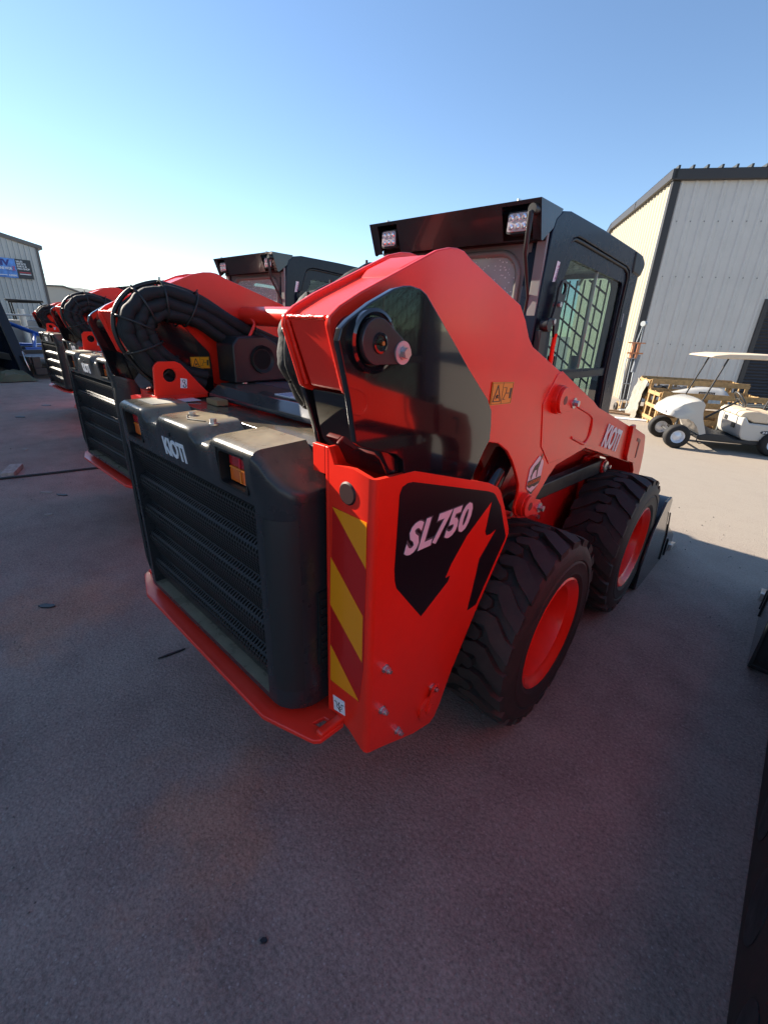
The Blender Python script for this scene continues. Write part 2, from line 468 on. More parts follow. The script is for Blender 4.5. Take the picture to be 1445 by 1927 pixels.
# ------------------------------------------------------------------ skid steer loader (nearest one; the others are copies)
def make_wheel(root, s, yc):
    """s = +1 right side, -1 left side"""
    z = 0.41; xc = s * 0.70
    t = empty("wheel", (xc, yc, z)); t.parent = root
    W = 0.150
    prof = [(-W + .02, .235), (-W, .262), (-W - .008, .31), (-W - .006, .345), (-W + .002, .370), (-W + .014, .386), (-W + .03, .388), (0, .388), (W - .03, .388), (W - .014, .386), (W - .002, .370), (W + .006, .345), (W + .009, .322), (W + .004, .316), (W + .009, .308), (W + .004, .275), (W + .006, .262), (W - .004, .243), (W - .02, .228), (W - .05, .222), (-W + .05, .222)]
    b = MB().lathe(prof, (0, 0, 0), 'x', 96, closed=True)
    N = 22
    for k in range(N):
        for side in (1, -1):
            ph = 2 * math.pi * (k + (0.5 if side < 0 else 0)) / N
            # lug outline: (lateral position, distance round the tyre), r .412 outside
            poly = [(.146, -.040), (.146, .030), (.118, .050), (.060, .106), (.018, .112), (-.026, .098), (-.034, .074), (-.018, .054), (.030, .062), (.074, .014)]
            vs = []
            for r_ in (0.375, 0.4115):
                for (x, a) in poly:
                    sh = 0.006 if r_ > .4 else 0.0
                    rr = r_ - (0.010 if (x > .14 and r_ > .4) else 0)
                    cxm = (.06, .05)
                    xx = x + (cxm[0] - x) * sh * 8; aa = a + (cxm[1] - a) * sh * 8
                    if x > .14: xx = x
                    an = ph + aa / 0.41
                    vs.append((side * xx, -rr * math.cos(an), rr * math.sin(an)))
            n = len(poly)
            fs = [tuple(range(n, 2 * n)), tuple(reversed(range(n)))] + [(i, (i + 1) % n, n + (i + 1) % n, n + i) for i in range(n)]
            b.add(vs, fs)
    ty = b.build("tyre", RUB, t, smooth=22)
    rp = [(.146, .243), (.151, .236), (.147, .228), (.130, .218), (.120, .202), (.065, .192), (.040, .190), (.010, .186), (-.012, .172), (-.018, .09), (-.004, .075), (-.002, .0)]
    rm = MB().lathe([(s * h, r_) for h, r_ in rp], (0, 0, 0), 'x', 64)
    rm.lathe([(s * h, r_) for h, r_ in [(-.14, .24), (-.12, .225), (-.02, .18), (-.022, .0)]], (0, 0, 0), 'x', 48)
    rm.build("rim", RED, t, smooth=40)
    h = MB().cyl((s * -.03, 0, 0), (s * .03, 0, 0), .06, n=24)
    for k in range(8):
        a = 2 * math.pi * k / 8
        h.cyl((s * -.016, .105 * math.cos(a), .105 * math.sin(a)), (s * .014, .105 * math.cos(a), .105 * math.sin(a)), .013, n=6)
    h.build("hub", STL, t, smooth=40)
    return t

def make_hood(root):
    zt = 1.250
    feats = sorted(set([-.525, -.522, -.512, -.495, -.470, -.445, -.43, -.418, -.415, -.400, -.38, -.34, -.30, -.262, -.24, -.225, -.21, -.195, -.18, -.16, -.145, -.13, -.115, -.10, -.05]))
    X = feats + [0.0] + [-x for x in reversed(feats)]
    def bumpf(x):
        a = abs(x)
        def sst(e0, e1, v):
            t = min(1, max(0, (v - e0) / (e1 - e0))); return t * t * (3 - 2 * t)
        c = 1 - sst(.10, .145, a)
        o = sst(.195, .24, a)
        return max(c, o)
    def yrear(x):
        a = abs(x)
        if a <= .44: return -1.035
        t = min(1, (a - .44) / .085)
        return -1.035 + .085 * (1 - math.sqrt(max(0, 1 - t * t)))
    def ztop(x):
        a = abs(x)
        z = zt - 0.030 + 0.032 * bumpf(x)
        if a > .43: z -= (a - .43) * 1.05
        return z
    zs = [.488, .495, .515, .60, .75, .9, 1.0, 1.06, 1.112, 1.122, 1.132, 1.16, 1.20, 1.228]
    V = []; rows = []
    for x in X:
        col = []
        b_ = bumpf(x); zt_ = ztop(x); yr = yrear(x)
        for z in zs:
            zz = z
            lim = zt_ - .022
            if z > 1.132: zz = 1.132 + (z - 1.132) * (lim - 1.132) / (1.228 - 1.132)
            off = 0.014 * b_ * min(1, max(0, (z - 1.132) / .05)) if abs(x) < .44 else 0
            yy = yr - off * 0.6
            if z < .495: yy += .012
            col.append((x, yy, zz))
        # rounded top edge then the top surface
        ye = col[-1][1]
        ze = col[-1][2]
        for k in range(1, 5):
            a = R(90 * k / 4)
            col.append((x, ye + .030 * (1 - math.cos(a)), ze + .022 * math.sin(a)))
        yb = -.885
        for k in (.3, .65, 1.0):
            y0 = ye + .030
            col.append((x, y0 + (yb - y0) * k, col[len(zs) + 3][2] + .004 * k))
        col.append((x, yb + .004, col[-1][2] - .03))
        rows.append(col); V += col
    nv = len(rows[0])
    def skip(i, j):
        x0, x1 = X[i], X[i + 1]; xm = (x0 + x1) / 2
        if j < len(zs) - 1:
            zm = (zs[j] + zs[j + 1]) / 2
            if abs(xm) < .418 and .515 < zm < 1.112: return True
            if .262 < abs(xm) < .40 and 1.132 < zm < 1.228: return True
        return False
    F = []
    Wl = []
    nX = len(X)
    V2 = list(V)
    def back(idx, d):
        v = V[idx]; V2.append((v[0], v[1] + d, v[2])); return len(V2) - 1
    for i in range(nX - 1):
        for j in range(nv - 1):
            q = (i * nv + j, (i + 1) * nv + j, (i + 1) * nv + j + 1, i * nv + j + 1)
            if skip(i, j):
                for (di, dj, e) in ((-1, 0, (0, 3)), (1, 0, (1, 2)), (0, -1, (0, 1)), (0, 1, (3, 2))):
                    if not (0 <= i + di < nX - 1) or not skip(i + di, j + dj):
                        a, b_ = q[e[0]], q[e[1]]
                        F.append((a, b_, back(b_, .055), back(a, .055)))
            else:
                F.append(q)
    # side walls and the bottom
    for i in (0, nX - 1):
        for j in range(nv - 3):
            a, b_ = i * nv + j, i * nv + j + 1
            if V[a][1] < -.886:
                V2.append((V[a][0], -.885, V[a][2])); V2.append((V[b_][0], -.885, V[b_][2])); k = len(V2)
                F.append((a, b_, k - 1, k - 2))
    for i in range(nX - 1):
        a, b_ = i * nv, (i + 1) * nv
        V2.append((V[a][0], -.885, V[a][2])); V2.append((V[b_][0], -.885, V[b_][2])); k = len(V2)
        F.append((a, b_, k - 1, k - 2))
    o = finish("rear_hood", V2, F, PLA, root, smooth=38, recalc=False)
    bm = bmesh.new(); bm.from_mesh(o.data)
    bmesh.ops.remove_doubles(bm, verts=bm.verts, dist=0.0004)
    bmesh.ops.recalc_face_normals(bm, faces=bm.faces)
    for e in bm.edges:
        e.smooth = not (len(e.link_faces) != 2 or e.calc_face_angle(0) > R(38))
    bm.to_mesh(o.data); bm.free()
    # raised side panels on both corners (the long bevelled panels) and small recessed hatch
    for s in (1, -1):
        b = MB().prism([(s * .437, .50), (s * .518, .50), (s * .518, 1.10), (s * .497, 1.135), (s * .452, 1.135)], -.905, -.960)
        b = MB()
        pts = []
        for z, k in ((.56, 0), (.62, 0.004), (1.02, 0.004), (1.09, 0.0)):
            pts.append((z, k))
        vs = []; fs = []
        colx = [.449, .458, .480, .500, .512, .520]
        for z, k in pts:
            for x in colx:
                e = 0 if x in (.449, .520) else k
                vs.append((s * (x + e * .6), yrear(x) - e * 1.8 - .0015, z))
        n = len(colx)
        for a in range(len(pts) - 1):
            for c in range(n - 1): fs.append((a * n + c, a * n + c + 1, (a + 1) * n + c + 1, (a + 1) * n + c))
        b.add(vs, fs)
        b.build("corner_panel", PLA2, o, smooth=60)
    for x in (-.03, .101):
        b = MB().cyl((x, -.963, 1.247), (x, -.963, 1.252), .016, n=20).cyl((x, -.963, 1.252), (x, -.963, 1.264), .0105, n=6)
        b.build("hood_bolt", STL, o, smooth=30)
    b = MB().tube([(-.055, -.957, 1.2545), (-.03, -.98, 1.2545), (.02, -1.0, 1.2545), (.08, -.975, 1.2545)], .0018, n=6)
    b.build("crease_line", PLA2, o, smooth=60)
    b = MB().box((-.40, -.990, 1.2535), (-.27, -.905, 1.2555)); b.build("paper_sticker", mat("faded_paper", (.42, .40, .33), .7, var=.15, vscale=60), o)
    text_obj("brand_lettering", "KIOTI", WHT, o, (-.077, -1.0382, 1.136), (1, 0, .0), (0, -.115, 1), .146, .058, bold=.035, depth=.002, spacing=.95)
    # small badge hole above the letters
    MB().cyl((-.02, -1.042, 1.207), (-.02, -1.047, 1.207), .006, n=12).build("key_hole", BLK2, o, smooth=30)
    # grille: corrugated perforated sheet
    g = MB(); nxh, nzh = 58, 45
    x0, x1, z0, z1 = -.416, .416, .517, 1.110
    def gp(x, z):
        t = (z1 - z) / (z1 - z0) * 5.0
        fr = t - math.floor(t)
        # each louvre bulges towards the rear in its upper half and tucks under below
        if fr < .14: d = fr / .14 * .9
        elif fr < .42: d = .9 + .1 * math.sin((fr - .14) / .28 * math.pi)
        else: d = .9 * (1 - (fr - .42) / .58)
        return (x, -.998 - .028 * d, z)
    dx = (x1 - x0) / nxh; dz = (z1 - z0) / nzh
    for jz in range(nzh):
        for ix in range(nxh):
            cx = x0 + (ix + .5) * dx; cz = z0 + (jz + .5) * dz
            sh = dx * .25 if jz % 2 else -dx * .25
            out = [(cx + dx * .5 * a, cz + dz * .5 * c) for a, c in ((1, 0), (1, 1), (0, 1), (-1, 1), (-1, 0), (-1, -1), (0, -1), (1, -1))]
            inn = [(cx + sh + dx * .40 * math.cos(R(45 * k)) , cz + dz * .40 * math.sin(R(45 * k))) for k in range(8)]
            inn = [(min(max(p[0], cx - dx * .47), cx + dx * .47), p[1]) for p in inn]
            vs = [gp(*p) for p in out] + [gp(*p) for p in inn]
            g.add(vs, [(k, (k + 1) % 8, 8 + (k + 1) % 8, 8 + k) for k in range(8)])
    gr = g.build("grille", PLA2, root)
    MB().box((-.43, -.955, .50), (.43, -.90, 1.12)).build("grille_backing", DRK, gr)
    # tail lights
    for s in (-1, 1):
        cx = .331 * s
        h = MB().prism(rrect(cx - .068, 1.133, cx + .068, 1.2275, .008), -.985, -.978, 'y')
        h.prism(rrect(cx - .0695, 1.132, cx + .0695, 1.2285, .008), -1.040, -.982, 'y', holes=[list(reversed(rrect(cx - .062, 1.139, cx + .062, 1.222, .012)))])
        tl = h.build("tail_light", SEAL, root, smooth=35)
        lx0, lx1 = cx - .044, cx + .060
        lens = MB().prism(rrect(lx0, 1.184, lx1, 1.218, .006), -1.022, -.986, 'y')
        lens.build("red_lens", LRED, tl, bevel=.003)
        lens = MB().prism(rrect(lx0, 1.143, lx1, 1.178, .006), -1.022, -.986, 'y')
        lens.build("amber_lens", LAMB, tl, bevel=.003)
        rb = MB().box((lx0 + .004, -1.0235, 1.1785), (lx1 - .004, -.99, 1.1835)).box((cx + .008, -1.0245, 1.146), (cx + .014, -1.02, 1.178))
        rb.build("amber_rib", mat("lens_bright_amber", (.85, .22, .02), .15, coat=.5), tl)
        MB().box((cx + .008, -1.0245, 1.186), (cx + .014, -1.02, 1.216)).build("red_rib", mat("lens_bright_red", (.7, .02, .04), .15, coat=.5), tl)
    return o

def sticker_panel(root, name, quad, material, N):
    pass

def flat(poly3, N, th=.0012):
    """thin sheet lying on a surface: 3D outline, normal N"""
    N = Vector(N).normalized() * th
    b = MB(); n = len(poly3)
    vs = [Vector(p) + N * .2 for p in poly3] + [Vector(p) + N for p in poly3]
    b.add(vs, [tuple(range(n)), tuple(reversed(range(n, 2 * n)))] + [(i, (i + 1) % n, n + (i + 1) % n, n + i) for i in range(n)])
    return b
def quad_map(q):
    """unit square to quad: (u,v) with q = [BL, BR, TR, TL]"""
    q = [Vector(p) for p in q]
    return lambda u, v: (q[0] * (1 - u) + q[1] * u) * (1 - v) + (q[3] * (1 - u) + q[2] * u) * v
def warning_sticker(parent, q, N):
    f = quad_map(q)
    s = flat([f(0, 0), f(1, 0), f(1, 1), f(0, 1)], N, .0014).build("warning_sticker", YEL, parent)
    d = Vector(N).normalized() * .0010
    b = MB()
    def stroke(pts, wd):
        for a, c in zip(pts[:-1], pts[1:]):
            a, c = Vector(a), Vector(c); dd = (c - a); n = Vector((-dd.y, dd.x)).normalized() * wd; e = dd.normalized() * wd * .6
            qd = [a - n - e, c - n + e, c + n + e, a + n - e]
            P = [f(p.x, p.y) + d for p in qd]
            k = flat(P, N, .0010); b.add(k.v, k.f)
    stroke([(.10, .16), (.44, .16), (.27, .86), (.10, .16)], .020)
    stroke([(.22, .26), (.27, .45), (.33, .30), (.22, .38), (.33, .42)], .018)
    stroke([(.50, .03), (.50, .97)], .006)
    stroke([(.03, .04), (.97, .04), (.97, .96), (.03, .96), (.03, .04)], .006)
    stroke([(.56, .75), (.68, .75), (.68, .55), (.56, .22), (.66, .22)], .012)
    stroke([(.70, .50), (.82, .50)], .018)
    stroke([(.89, .28), (.90, .70)], .045)
    b.build("warning_symbol", OLV, s)
    return s

def make_side(root, s):
    """tower, arm, link, hoses of one side; s=+1 right, -1 left"""
    def Mx(pts): return [(s * x, y, z) for x, y, z in pts]
    side = lambda poly, a, b, **k: MB().prism(poly, s * a, s * b, 'x', **k)
    N = (s, 0, 0)
    # ---- rear tower
    panel = [(-.900, 1.2255), (-.784, 1.221), (-.429, 1.112), (-.370, 1.085), (-.345, 1.062), (-.292, .98), (-.249, .907), (-.247, .890), (-.255, .865), (-.384, .669), (-.51, .452), (-.557, .345), (-.585, .298), (-.610, .287), (-.698, .312), (-.860, .388), (-.900, .405)]
    # bent plate: outer side, rounded corner, rear face, drawn as one sheet
    t = MB()
    t.prism(panel, s * .694, s * .706, 'x')
    vs = []; th = .012
    arc = [(.706, -.900)] + [(.706 - .018 + .018 * math.cos(R(a)), -.900 - .018 * math.sin(R(a))) for a in (30, 60, 90)]
    xs_ = arc + [(.64, -.918), (.577, -.918), (.559, -.918)]
    tops = [1.2255, 1.2255, 1.226, 1.2275, 1.236, 1.231, 1.268]
    bots = [.405, .408, .412, .418, .45, .47, .47]
    ins = [(.694, -.900), (.694, -.902), (.692, -.905), (.688, -.906), (.64, -.906), (.577, -.906), (.559, -.906)]
    n = len(xs_)
    for (x, y), z in zip(xs_, tops): vs.append((s * x, y, z))
    for (x, y), z in zip(xs_, bots): vs.append((s * x, y, z))
    for (x, y), z in zip(ins, tops): vs.append((s * x, y, z))
    for (x, y), z in zip(ins, bots): vs.append((s * x, y, z))
    fs = []
    for i in range(n - 1):
        fs += [(i, i + 1, n + i + 1, n + i), (2 * n + i, 3 * n + i, 3 * n + i + 1, 2 * n + i + 1), (i, 2 * n + i, 2 * n + i + 1, i + 1), (n + i, n + i + 1, 3 * n + i + 1, 3 * n + i)]
    fs += [(n - 1, 3 * n - 1, 4 * n - 1, 2 * n - 1)]
    t.add(vs, fs)
    tw = t.build("rear_tower", RED, root, smooth=45)
    inner = [(-.918, 1.268), (-.86, 1.268), (-.80, 1.20), (-.55, 1.18), (-.40, 1.08), (-.33, .90), (-.42, .60), (-.52, .42), (-.918, .46)]
    side(inner, .545, .557).build("inner_plate", RED, tw, bevel=.003)
    side([(-.918, 1.268), (-.905, 1.268), (-.905, 1.20), (-.918, 1.20)], .500, .545).build("top_flange", RED, tw, bevel=.002)
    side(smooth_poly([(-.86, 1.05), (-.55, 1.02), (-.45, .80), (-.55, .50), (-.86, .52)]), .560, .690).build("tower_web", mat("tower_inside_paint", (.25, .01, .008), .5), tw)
    # decal
    decal = [(-.835, 1.175), (-.826, 1.192), (-.808, 1.197), (-.79, 1.196), (-.43, 1.087), (-.395, 1.073), (-.381, 1.063), (-.335, 1.013), (-.268, .889), (-.266, .882), (-.273, .868), (-.408, .672), (-.458, .675), (-.433, .803), (-.425, .856), (-.34, .935), (-.380, .928), (-.402, .932), (-.412, .947), (-.397, 1.047), (-.522, .967), (-.587, .9), (-.611, .862), (-.587, .86), (-.595, .844), (-.713, .78), (-.826, .921), (-.834, .945), (-.838, .979)]
    flat([(s * .706, y, z) for y, z in decal], N, .0012).build("model_decal", DEC, tw)
    if s > 0:
        U = Vector((0, .289, -.012)); V = Vector((0, .010, .083))
        text_obj("model_lettering_outline", "SL750", mat("grey_ink", (.10, .09, .10), .4), tw, (.7076, -.8105, 1.000), U, V, .296, .092, bold=.075, shear=.22, depth=.0008, spacing=1.06)
        text_obj("model_lettering", "SL750", WHTP, tw, (.7084, -.809, 1.003), U, V, .291, .086, bold=.035, shear=.22, depth=.0012, spacing=1.06)
    # reflective stripes on the rear face
    yf = -.918
    def on_rear(poly, nm, m_, d=.0012):
        b = flat([(s * x, yf, z) for x, z in poly], (0, -1, 0), d); return b.build(nm, m_, tw)
    base = on_rear([(.5715, 1.128), (.682, 1.122), (.689, 1.115), (.689, .71), (.676, .587), (.560, .586), (.560, .71)], "reflective_stripe", REFR, .0010)
    for poly in ([(.572, 1.126), (.688, 1.124), (.689, 1.007)], [(.564, .988), (.683, .871), (.684, .729), (.561, .845)], [(.560, .712), (.676, .590), (.559, .586)]):
        b = flat([(s * x, yf - .0010, z) for x, z in poly], (0, -1, 0), .0010); b.build("yellow_stripe", REFY, base)
    q = [(s * .574, yf, .483), (s * .621, yf, .493), (s * .618, yf, .544), (s * .569, yf, .536)]
    b = flat(q, (0, -1, 0), .0014); tg = b.build("tie_down_sticker", WHT, tw)
    f = quad_map([Vector(p) + Vector((0, -.0014, 0)) for p in q])
    b = MB().tube([f(*p) for p in ((.12, .68), (.3, .66), (.34, .35), (.55, .22), (.75, .35), (.72, .66), (.92, .66))], .0013, n=6)
    b.tube([f(*p) for p in ((.55, .72), (.45, .55), (.60, .42), (.48, .28), (.62, .12))], .0022, n=6)
    b.build("anchor_symbol", OLV, tg)
    MB().lathe([(-.922, .0), (-.922, .024), (-.916, .030)], (s * .623, 0, 1.174), 'y', 28).build("blanking_plug", mat("dark_red_plug", (.03, .005, .005), .6), tw, smooth=35)
    for y, z in ((-.854, .683), (-.859, .539), (-.783, .397), (-.616, .454)):
        b = MB().cyl((s * .706, y, z), (s * .710, y, z), .0125, n=20).cyl((s * .710, y, z), (s * .722, y, z), .0095, n=6).cyl((s * .722, y, z), (s * .729, y, z), .006, n=12)
        b.build("bolt", STL, tw, smooth=30)
    b = MB().cyl((s * .706, -.640, .385), (s * .716, -.640, .385), .042, n=32)
    b.prism([(-.655, .385), (-.648, .365), (-.622, .365), (-.598, .445), (-.605, .468), (-.628, .468)], s * .714, s * .722, 'x')
    b.cyl((s * .722, -.632, .385), (s * .7235, -.632, .385), .014, n=18)
    b.build("pin_cap", RED, tw, bevel=.0015)
    # ---- loader arm
    top = [(-.992, 1.520), (-.990, 1.538), (-.965, 1.557), (-.912, 1.584), (-.691, 1.680), (-.647, 1.691), (-.615, 1.694), (-.591, 1.692), (-.556, 1.678), (-.289, 1.598), (-.245, 1.560), (-.205, 1.512), (-.171, 1.488), (-.032, 1.441), (.495, 1.266), (.568, 1.234), (1.151, 1.079)]
    elbow = [(1.40, 1.010), (1.510, .980), (1.535, .966), (1.60, .86), (1.635, .74), (1.64, .60), (1.62, .45), (1.52, .45), (1.50, .60), (1.48, .704), (1.46, .77), (1.39, .821)]
    bot = [(.95, .940), (.514, 1.055), (.208, 1.031), (.149, .991), (.063, .918), (.056, .895), (.020, .870), (-.017, .865), (-.060, .872), (-.098, .900), (-.110, .926), (-.105, .948), (-.100, .98), (-.106, 1.016), (-.140, 1.066), (-.19, 1.125), (-.234, 1.164), (-.302, 1.20), (-.42, 1.225), (-.62, 1.27), (-.82, 1.36), (-.935, 1.392), (-.952, 1.40)]
    armpoly = top + elbow + bot
    a = side(armpoly, .638, .650)
    a.prism(armpoly, s * .500, s * .512, 'x')
    arm = a.build("loader_arm", RED, root, bevel=.0035)
    side([(.95, .95), (.96, 1.125), (1.39, 1.005), (1.50, .972), (1.58, .86), (1.615, .74), (1.62, .62), (1.50, .62), (1.49, .70), (1.40, .83)], .514, .636).build("elbow_box", REDD, arm)
    # box between the two plates: top strip following the edge, rear cap
    def inset(pts, d):
        out = []
        for i, p in enumerate(pts):
            q0 = Vector(pts[max(i - 1, 0)]); q1 = Vector(pts[min(i + 1, len(pts) - 1)])
            dd = (q1 - q0).normalized(); out.append((p[0] + dd.y * d, p[1] - dd.x * d))
        return out
    st = inset(top[1:], .012)
    st2 = inset(top[1:], .026)
    vs = []; fs = []
    for (y, z), (y2, z2) in zip(st, st2):
        vs += [(s * .512, y, z), (s * .638, y, z), (s * .638, y2, z2), (s * .512, y2, z2)]
    for i in range(len(st) - 1):
        for k in range(4):
            l = (k + 1) % 4
            fs.append((i * 4 + k, i * 4 + l, i * 4 + 4 + l, i * 4 + 4 + k))
    MB().add(vs, fs).build("arm_top_plate", RED, arm, smooth=30)
    cap = [(s * .517, -.985, 1.535), (s * .633, -.985, 1.535), (s * .633, -.945, 1.402), (s * .533, -.945, 1.402)]
    vs = cap + [(x, y + .05, z) for x, y, z in cap]
    MB().add(vs, [(0, 1, 2, 3), (7, 6, 5, 4), (0, 4, 5, 1), (1, 5, 6, 2), (2, 6, 7, 3), (3, 7, 4, 0)]).build("arm_end_cap", RED, arm, bevel=.006, seg=3)
    wb_ = MB(); random.seed(3)
    for a_, c_ in (((.517, -.984, 1.536), (.633, -.984, 1.536)), ((.514, -.984, 1.53), (.520, -.944, 1.405)), ((.636, -.984, 1.53), (.636, -.944, 1.405))):
        pts = [Vector(a_).lerp(Vector(c_), q / 24) + Vector((0, random.uniform(-.0008, .0008), random.uniform(-.0008, .0008))) for q in range(25)]
        wb_.tube([(s * p.x, p.y - .001, p.z) for p in pts], [.0038 + .0012 * (q % 2) for q in range(25)], n=8)
    wb_.build("weld_bead", RED, arm, smooth=70)
    vs = [(-.80, 1.618), (-.775, 1.640), (-.700, 1.672), (-.675, 1.668), (-.69, 1.655)]
    side(vs, .520, .628).build("arm_stop_pad", RED, arm, bevel=.006)
    side([(.05, 1.395), (.09, 1.405), (.47, 1.270), (.505, 1.235), (.49, 1.10), (.25, 1.055), (.12, 1.055), (.02, 1.14), (-.03, 1.30)], .648, .6535).build("arm_side_plate", RED, arm, bevel=.004)
    # stiffener outline on the plate, ridge and slot near the elbow
    b = MB().tube([(s * .653, y, z) for y, z in catmull([Vector((.30, 1.262)), Vector((.36, 1.245)), Vector((.485, 1.205)), Vector((.515, 1.165)), Vector((.515, 1.115)), Vector((.48, 1.085)), Vector((.44, 1.09)), Vector((.30, 1.135))], 3)], .007, n=8)
    b.build("arm_stiffener", RED, arm, bevel=.002)
    b = side([(1.15, 1.081), (1.20, 1.083), (1.215, 1.060), (1.235, .905), (1.25, .885), (1.40, .830), (1.40, .822), (1.21, .872), (1.185, .90), (1.165, 1.04)], .650, .672)
    b.build("elbow_rib", RED, arm, bevel=.004)
    b = side([(1.21, 1.066), (1.51, .982), (1.534, .966), (1.60, .86), (1.635, .74), (1.64, .62), (1.49, .62), (1.46, .765), (1.395, .822), (1.25, .880), (1.232, .905)], .650, .662)
    b.build("elbow_plate", RED, arm, bevel=.004)
    side([(1.345, .985), (1.40, .972), (1.425, .958), (1.425, .86), (1.405, .852), (1.40, .95), (1.34, .968)], .660, .6645).build("elbow_slot", mat("slot_dark_red", (.20, .006, .006), .4), arm)
    # pins
    for (y, z, r_, y2, z2) in ((.084, 1.307, .052, .172, 1.290), (-.053, .929, .046, .031, .903)):
        b = MB().cyl((s * .650, y, z), (s * .672, y, z), r_, n=36).cyl((s * .672, y, z), (s * .684, y, z), r_ * .9, n=36)
        b.prism([(y - .01, z + r_ * .8), (y2 + .004, z2 + .030), (y2 + .026, z2), (y2 + .006, z2 - .030), (y - .01, z - r_ * .8)], s * .672, s * .683, 'x')
        pb = b.build("pivot_boss", RED, arm, bevel=.002)
        b = MB().cyl((s * .683, y2, z2), (s * .687, y2, z2), .020, n=24).cyl((s * .687, y2, z2), (s * .703, y2, z2), .012, n=6)
        b.build("pin_bolt", STL, pb, smooth=30)
        b = MB().lathe([(.684, .016), (.689, .014), (.684, .008)], (0, 0, 0), 'x', 20)
        b = MB().cyl((s * .683, y, z), (s * .6848, y, z), .016, n=20); b.build("pin_socket", mat("slot_dark_red", (.2, .006, .006), .4), pb)
    if s > 0:
        warning_sticker(arm, [(.6515, -.393, 1.327), (.6515, -.268, 1.323), (.6515, -.265, 1.387), (.6515, -.392, 1.393)], N)
        text_obj("brand_lettering", "KIOTI", WHT, arm, (.6545, .722, 1.030), Vector((0, .276, -.074)), Vector((0, .048, .112)), .272, .118, bold=.03, depth=.002, spacing=.95)
        # hexagonal dealer badge
        P = lambda y, z: (.6515, y, z)
        hx = [(.025, 1.105), (.066, 1.078), (.070, 1.065), (.066, 1.005), (.052, .982), (.001, .954), (-.040, .985), (-.045, 1.005), (-.040, 1.066)]
        hx = [(y, z + .0) for y, z in hx]
        bd = flat([P(*p) for p in hx], N, .0012).build("dealer_badge", WHT, arm)
        Q = lambda y, z: (.6527, y, z)
        b = MB()
        for poly in ([(-.0425, 1.018), (.067, 1.018), (.0665, 1.010), (.062, .996), (-.043, .998)], [(-.043, .998), (-.020, .985), (.0, .990), (.02, .984), (.055, .990), (.062, .996)], [(-.045, .990), (.001, .964), (.050, .982), (.001, .955)]):
            k = flat([Q(*p) for p in poly], N, .0010); b.add(k.v, k.f)
        dog = [(-.024, 1.022), (-.018, 1.022), (-.012, 1.040), (.004, 1.052), (.020, 1.052), (.022, 1.022), (.028, 1.022), (.030, 1.055), (.038, 1.068), (.044, 1.088), (.052, 1.104), (.050, 1.112), (.042, 1.098), (.034, 1.085), (.020, 1.076), (-.002, 1.070), (-.012, 1.060), (-.020, 1.040), (-.030, 1.032), (-.028, 1.030), (-.018, 1.036)]
        k = flat([Q(*p) for p in dog], N, .0010); b.add(k.v, k.f)
        b.build("badge_emblem", OLV, bd)
        text_obj("badge_lettering", "RAM COUNTRY", ORG, bd, (.6540, -.040, .9995), (0, 1, 0), (0, 0, 1), .100, .014, bold=.02, depth=.0008)
    # ---- rear link (gloss black plates outside and inside of the arm)
    link = [(-1.017, 1.500), (-1.010, 1.520), (-.994, 1.533), (-.942, 1.563), (-.881, 1.590), (-.855, 1.597), (-.835, 1.599), (-.805, 1.596), (-.785, 1.588), (-.769, 1.575), (-.688, 1.510), (-.599, 1.437), (-.497, 1.360), (-.470, 1.328), (-.460, 1.285), (-.458, 1.246), (-.482, 1.218), (-.531, 1.144), (-.505, 1.02), (-.53, .94), (-.60, .90), (-.68, .93), (-.76, 1.04), (-.80, 1.15), (-.821, 1.222), (-.827, 1.253), (-.853, 1.271), (-.960, 1.305), (-.972, 1.315), (-.989, 1.400)]
    b = side(link, .690, .705)
    lk = b.build("rear_link", BLK, root, bevel=.0025)
    link2 = [(-.966, 1.50), (-.955, 1.532), (-.92, 1.562), (-.86, 1.587), (-.824, 1.574), (-.734, 1.476), (-.665, 1.403), (-.659, 1.353), (-.66, 1.20), (-.80, 1.10), (-.86, 1.12), (-.902, 1.286), (-.941, 1.406), (-.965, 1.483)]
    side(link2, .484, .498).build("inner_link_plate", BLK, lk, bevel=.0025)
    web = [(-.925, 1.398), (-.90, 1.38), (-.84, 1.345), (-.79, 1.22), (-.835, 1.205), (-.862, 1.222), (-.895, 1.28)]
    side(web, .498, .690).build("link_cross_box", BLK, lk, bevel=.012, seg=3)
    cy, cz = -.937, 1.499
    b = MB().lathe([(s * h, r_) for h, r_ in [(.700, .056), (.714, .056), (.716, .050), (.712, .044)]], (0, cy, cz), 'x', 40)
    b.cyl((s * .64, cy, cz), (s * .71, cy, cz), .044, n=40)
    b.build("pivot_ring", BLK, lk, smooth=30)
    tear = []
    for k in range(15):
        a_ = R(65 + (360 - 130) * k / 14 - 12); tear.append((cy + .041 * math.cos(a_ + .0), cz + .041 * math.sin(a_)))
    tear += [(-.872 + .022 * math.cos(R(x)), 1.480 + .022 * math.sin(R(x))) for x in (-75, -35, 5, 45)]
    b = side(tear, .712, .724)
    fl = b.build("pivot_flange", mat("flange_black", (.028, .024, .026), .30, coat=.2), lk, bevel=.002)
    MB().lathe([(s * h, r_) for h, r_ in [(.7235, .019), (.727, .018), (.7275, .014), (.7245, .013), (.7245, 0)]], (0, cy + .003, cz - .002), 'x', 28).build("grease_recess", BLK, fl, smooth=30)
    MB().cyl((s * .724, cy + .003, cz - .002), (s * .733, cy + .003, cz - .002), .004, n=8).build("grease_nipple", mat("brass", (.5, .35, .12), .3, metal=1), fl)
    b = MB().cyl((s * .722, -.872, 1.480), (s * .727, -.872, 1.480), .0215, n=28); wz = b.build("washer", WSH, fl, smooth=30)
